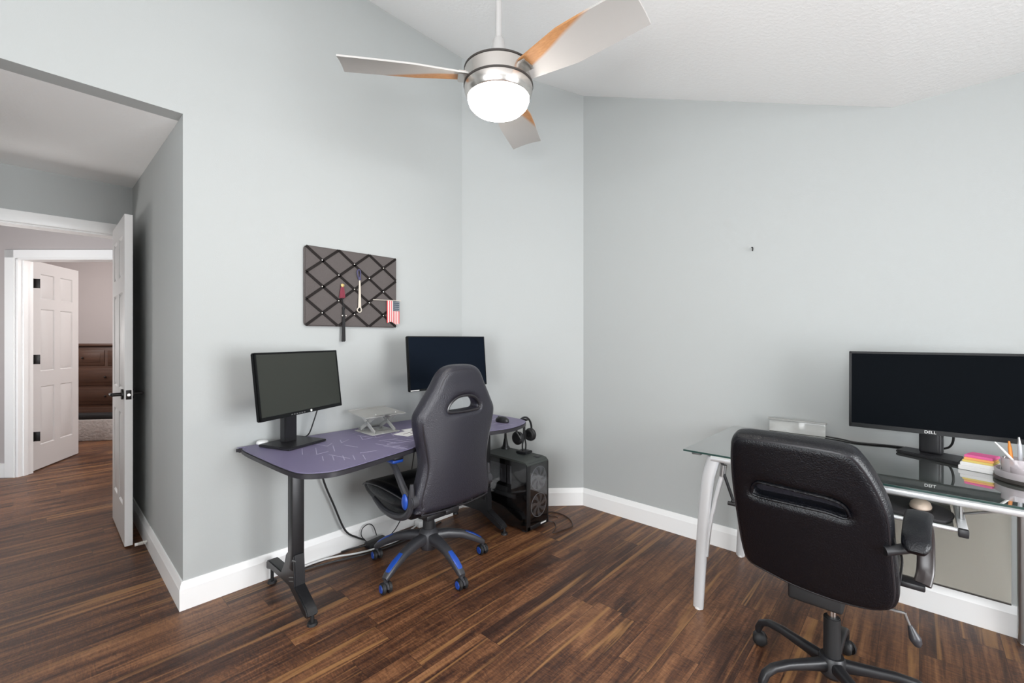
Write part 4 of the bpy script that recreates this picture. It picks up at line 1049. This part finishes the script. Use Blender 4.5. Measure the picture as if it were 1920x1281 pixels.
# metal clip caught on the organizer rim
tag(obj('binder_clip', MB().box((.224, 2.455, ZG+.024), (.034, .012, .016), RZ(.6), bev=.003).tube([(.222, 2.455, ZG+.03), (.228, 2.462, ZG+.055), (.236, 2.47, ZG+.078), (.242, 2.468, ZG+.06), (.232, 2.455, ZG+.032)], .0014, 6, sm=4), M['silver_dark']), 'small metal binder clip beside the organizer', 'clip')

# ------------------------------------------------------------------ black office chair
CXo, CYo = -.232, 1.953
oc = thing('office_chair', 'black leather office chair with its back to us at the glass desk', 'chair', (CXo, CYo, 0))
AO = -.283
oxz = [(-.470, .447), (-.40, .428), (-.33, .413), (-.215, .402), (-.12, .406), (-.062, .426), (-.042, .470), (-.044, .556), (-.050, .66), (-.057, .76), (-.088, .856), (-.122, .920), (-.152, .948), (-.222, .958),
       (-.35, .960), (-.445, .957), (-.482, .942), (-.497, .90), (-.505, .79), (-.501, .64), (-.491, .50)]
ol = [(x-AO, z-.40) for x, z in oxz]
lo = math.atan(.30)
# local x -> +X, local y -> up along the back, local z -> rear (-Y)
cl, sl = math.cos(lo), math.sin(lo)
k_ = 1/cl
YB0 = 1.813
MO = Matrix(((1, 0, 0, AO-.003), (0, -sl, -cl, YB0+.040), (0, cl, -sl, .400-.002), (0, 0, 0, 1)))
ol = [(x, z*k_) for x, z in ol]
slot = [(-.135, .345), (-.143, .362), (-.130, .385), (-.10, .392), (.04, .388), (.098, .378), (.120, .352), (.112, .336), (.06, .345), (-.04, .347)]
slot = [(x, z*k_*1.0) for x, z in slot]
def puffo(v):
    if v.z > 0: v.z += .010*max(0, 1-(v.x/.2)**2)*max(0, 1-((v.y-.28)/.27)**2)
    v.z -= .25*v.x*v.x
    return v
obj('backrest', cushion(ol, [slot], .085, .030, MO, .007, 5, puffo), M['leather_black'], oc, 60)
inner = [(-.17, .31), (-.18, .36), (-.165, .42), (0, .43), (.14, .42), (.16, .36), (.14, .31), (0, .305)]
obj('slot_lining', cushion(inner, [], .03, .012, MO @ T(0, 0, -.012), .007, 4, lambda v: V((v.x, v.y, v.z-.25*v.x*v.x))), M['leather_grey'], oc, 60)
def on_o(x, y, off): v = puffo(V((x, y, .0425))); v.z += off; return MO @ v
obj('piping', MB().tube([on_o(p.x, p.y, -.009) for p in catmull([(x*.945, .28+(y-.28)*.955, 0) for x, y in ol], 3, True)], .0045, 6, closed=True), M['piping_grey'], oc)
obj('slot_welt', MB().tube([on_o(p.x, p.y, -.011) for p in catmull([(x*1.04, .40+(y-.40)*1.2, 0) for x, y in slot], 4, True)], .0055, 8, closed=True), M['leather_black'], oc)
mb = MB().bb((AO-.190, 1.86, .425), (AO+.232, 2.27, .485), .026, 4); mb.ell((AO, 2.20, .465), (.20, .08, .040), None, 24); mb.ell((AO, 2.00, .480), (.19, .15, .028), None, 24)
obj('seat', soft(mb, .009, 8), M['leather_black'], oc, 60)
obj('seat_piping', MB().tube([(AO+.232, 1.88, .474), (AO+.236, 1.98, .476), (AO+.234, 2.18, .476), (AO+.20, 2.272, .470)], .004, 6, sm=5), M['piping_grey'], oc)
obj('tilt_mechanism', MB().bb((CXo-.115, CYo-.13, .352), (CXo+.045, CYo+.12, .425), .010, 3).bb((CXo-.15, CYo-.03, .405), (CXo+.15, CYo+.04, .428), .004), M['matte_black'], oc)
obj('back_support', MB().bb((CXo-.09, 1.83, .395), (CXo+.02, CYo-.04, .420), .008), M['matte_black'], oc)
gcx = obj('gas_column', MB().cyl((CXo, CYo, .115), (CXo, CYo, .275), .027, .026, 22, bev=.003), M['matte_black'], oc)
obj('piston', MB().cyl((CXo, CYo, .27), (CXo, CYo, .365), .0145, n=18), M['chrome'], gcx)
obj('base_hub', MB().lathe([(0, .060), (.030, .060), (.040, .072), (.042, .125), (.036, .135), (0, .135)], (CXo, CYo, 0), 26), M['black_plastic'], oc)
for k in range(5):
    a = math.radians(159.5-72*k); dv = V((math.cos(a), math.sin(a), 0)); c0 = V((CXo, CYo, 0))
    st = [(.025, .105, .040, .045), (.10, .112, .034, .034), (.18, .118, .031, .028), (.235, .114, .030, .026), (.266, .098, .029, .026), (.279, .072, .026, .026), (.281, .055, .022, .022)]
    dirs = [(0, 0), (0, 0.05), (0, 0), (0, -.4), (0, -1.2), (0, -4), (0, -6)]
    obj('base_leg', MB().loft([ring(c0+dv*r+V((0, 0, z)), dv+V((0, 0, dd[1])), (0, 0, 1) if abs(dd[1]) < 2 else tuple(dv), w, h, 14) for (r, z, w, h), dd in zip(st, dirs)]), M['black_plastic'], oc, 45)
    w0 = c0+dv*.281; ya = V((-dv.y, dv.x, 0)); ya = (RZ(math.radians(35+25*k)).to_3x3() @ ya)
    fwd = V((ya.y, -ya.x, 0))
    ca = obj('caster', MB().cyl(w0+V((0, 0, .035)), w0+V((0, 0, .066)), .008, n=10).ell(w0+V((0, 0, .034))-fwd*.004, (.024, .024, .022), None, 14), M['black_plastic'], oc)
    for s in (-1, 1):
        q = w0+ya*s*.014+V((0, 0, .027))-fwd*.006
        mbw = MB().lathe([(0, .013), (.012, .0125), (.022, .008), (.0268, .0), (.0268, -.006), (0, -.006)], (0, 0, 0), 24, T(*q) @ frame_z(ya*s).to_4x4())
        obj('wheel', mbw, M['matte_black'], ca)
for s in (-1, 1):
    xa = AO+(.272 if s > 0 else -.172)
    X_ = lambda d: xa+s*d
    lpts = [(X_(.018), 1.985, .468), (X_(.026), 2.015, .505), (X_(.027), 2.030, .58), (X_(.024), 2.024, .640), (X_(.016), 2.000, .672), (X_(.008), 1.94, .686), (X_(.002), 1.86, .680), (X_(-.002), 1.80, .662)]
    P3 = catmull(lpts, 4)
    st = []
    for i, p in enumerate(P3):
        d = P3[min(i+1, len(P3)-1)]-P3[max(i-1, 0)]
        st.append(ring(p, d, (1, 0, 0), .016, .046, 12))
    al = obj('armrest', MB().loft(st), M['armrest_brown'], oc, 50)
    yo = 0 if s > 0 else .10
    pd = catmull([(X_(.004), 1.735+yo, .655), (X_(.004), 1.775+yo*.9, .684), (X_(.006), 1.86+yo*.5, .701), (X_(.010), 1.95, .703), (X_(.015), 2.010, .688)], 5)
    n_ = len(pd); st = []
    for i, p in enumerate(pd):
        d = pd[min(i+1, n_-1)]-pd[max(i-1, 0)]; t = i/(n_-1); g = min(1, .55+3.0*min(t, 1-t))
        st.append(ring(p, d, (1, 0, 0), (.030)*g, .068*g, 14))
    obj('arm_pad', MB().loft(st), M['leather_black'], al, 55)
    obj('arm_bracket', MB().cyl((AO+s*.205, 1.745, .636) if s > 0 else (AO-.15, 1.80, .630), (X_(.012), 1.795, .656), .015, n=14), M['black_plastic'], al)
    obj('arm_foot', MB().box((X_(-.012), 1.985, .462), (.075, .055, .020), bev=.005), M['black_plastic'], al)
lv = obj('height_lever', MB().cyl((CXo+.08, CYo-.02, .372), (-.035, 1.93, .380), .005, n=10).tube([(-.036, 1.93, .382), (-.030, 1.93, .362), (-.022, 1.93, .342)], .0045, 8, sm=4), M['silver_dark'], oc)
obj('lever_paddle', MB().tube([(-.023, 1.93, .346), (-.018, 1.93, .332), (-.010, 1.93, .308), (-.003, 1.93, .292), (.002, 1.93, .286)], [.0055, .010, .0165, .012, .004], 12, sm=4), M['chair_grey'], lv)

# ------------------------------------------------------------------ lights
def area(name, loc, rot, sx, sy, power, col=(1, 1, 1), spread=PI):
    l = bpy.data.lights.new(name, 'AREA'); l.shape = 'RECTANGLE'; l.size = sx; l.size_y = sy; l.energy = power; l.color = col; l.spread = spread
    o = bpy.data.objects.new(name, l); COL.objects.link(o); o.location = loc; o.rotation_euler = rot; return o
# daylight through the right window, plus fill light added at the near one
area('daylight_right', (2.27, WY-1.60, 1.20), (0, PI/2, 0), 1.6, 1.65, 36, (.99, .99, 1.0), math.radians(112))
area('near_fill', (-.1, -2.37, 1.20), (PI/2, 0, 0), 2.15, 1.6, 32, (.99, .995, 1.0), math.radians(130))
# unseen lights added to brighten the hall, alcove and far room, no fixtures
def point(name, loc, power, col, r):
    l = bpy.data.lights.new(name, 'POINT'); l.energy = power; l.color = col; l.shadow_soft_size = r
    o = bpy.data.objects.new(name, l); COL.objects.link(o); o.location = loc; return o
x, y = CF(-4.3, 2.4); 
point('hall_fill', (-4.95, -.62, 1.30), 22, (1, .97, .95), .2)
x, y = CF(-5.75, 4.75); point('bedroom_fill', (x, y, 1.9), 32, (1, .95, .93), .14)
x, y = CF(-3.1, 5.75); point('bedroom_fill', (x, y, 2.0), 40, (1, .95, .93), .14)
area('uplight_fill', (.45, -.85, 1.20), (PI, 0, 0), .7, .7, 76, (.965, .985, 1.0))      # unseen uplight added behind the camera to brighten ceiling and walls

w = bpy.data.worlds.new('world'); scene.world = w; w.use_nodes = True
nt = w.node_tree; nt.nodes.clear()
bg = nt.nodes.new('ShaderNodeBackground'); ow = nt.nodes.new('ShaderNodeOutputWorld')
bg.inputs[0].default_value = (.80, .90, 1.0, 1); bg.inputs[1].default_value = 2.5
nt.links.new(bg.outputs[0], ow.inputs[0])
vs = scene.view_settings
vs.view_transform = 'Standard'; vs.look = 'None'; vs.gamma = 1; vs.use_curve_mapping = False
vs.exposure = 0.57
scene.cycles.max_bounces = 10; scene.cycles.diffuse_bounces = 6; scene.cycles.transparent_max_bounces = 12
scene.cycles.caustics_reflective = False; scene.cycles.caustics_refractive = False
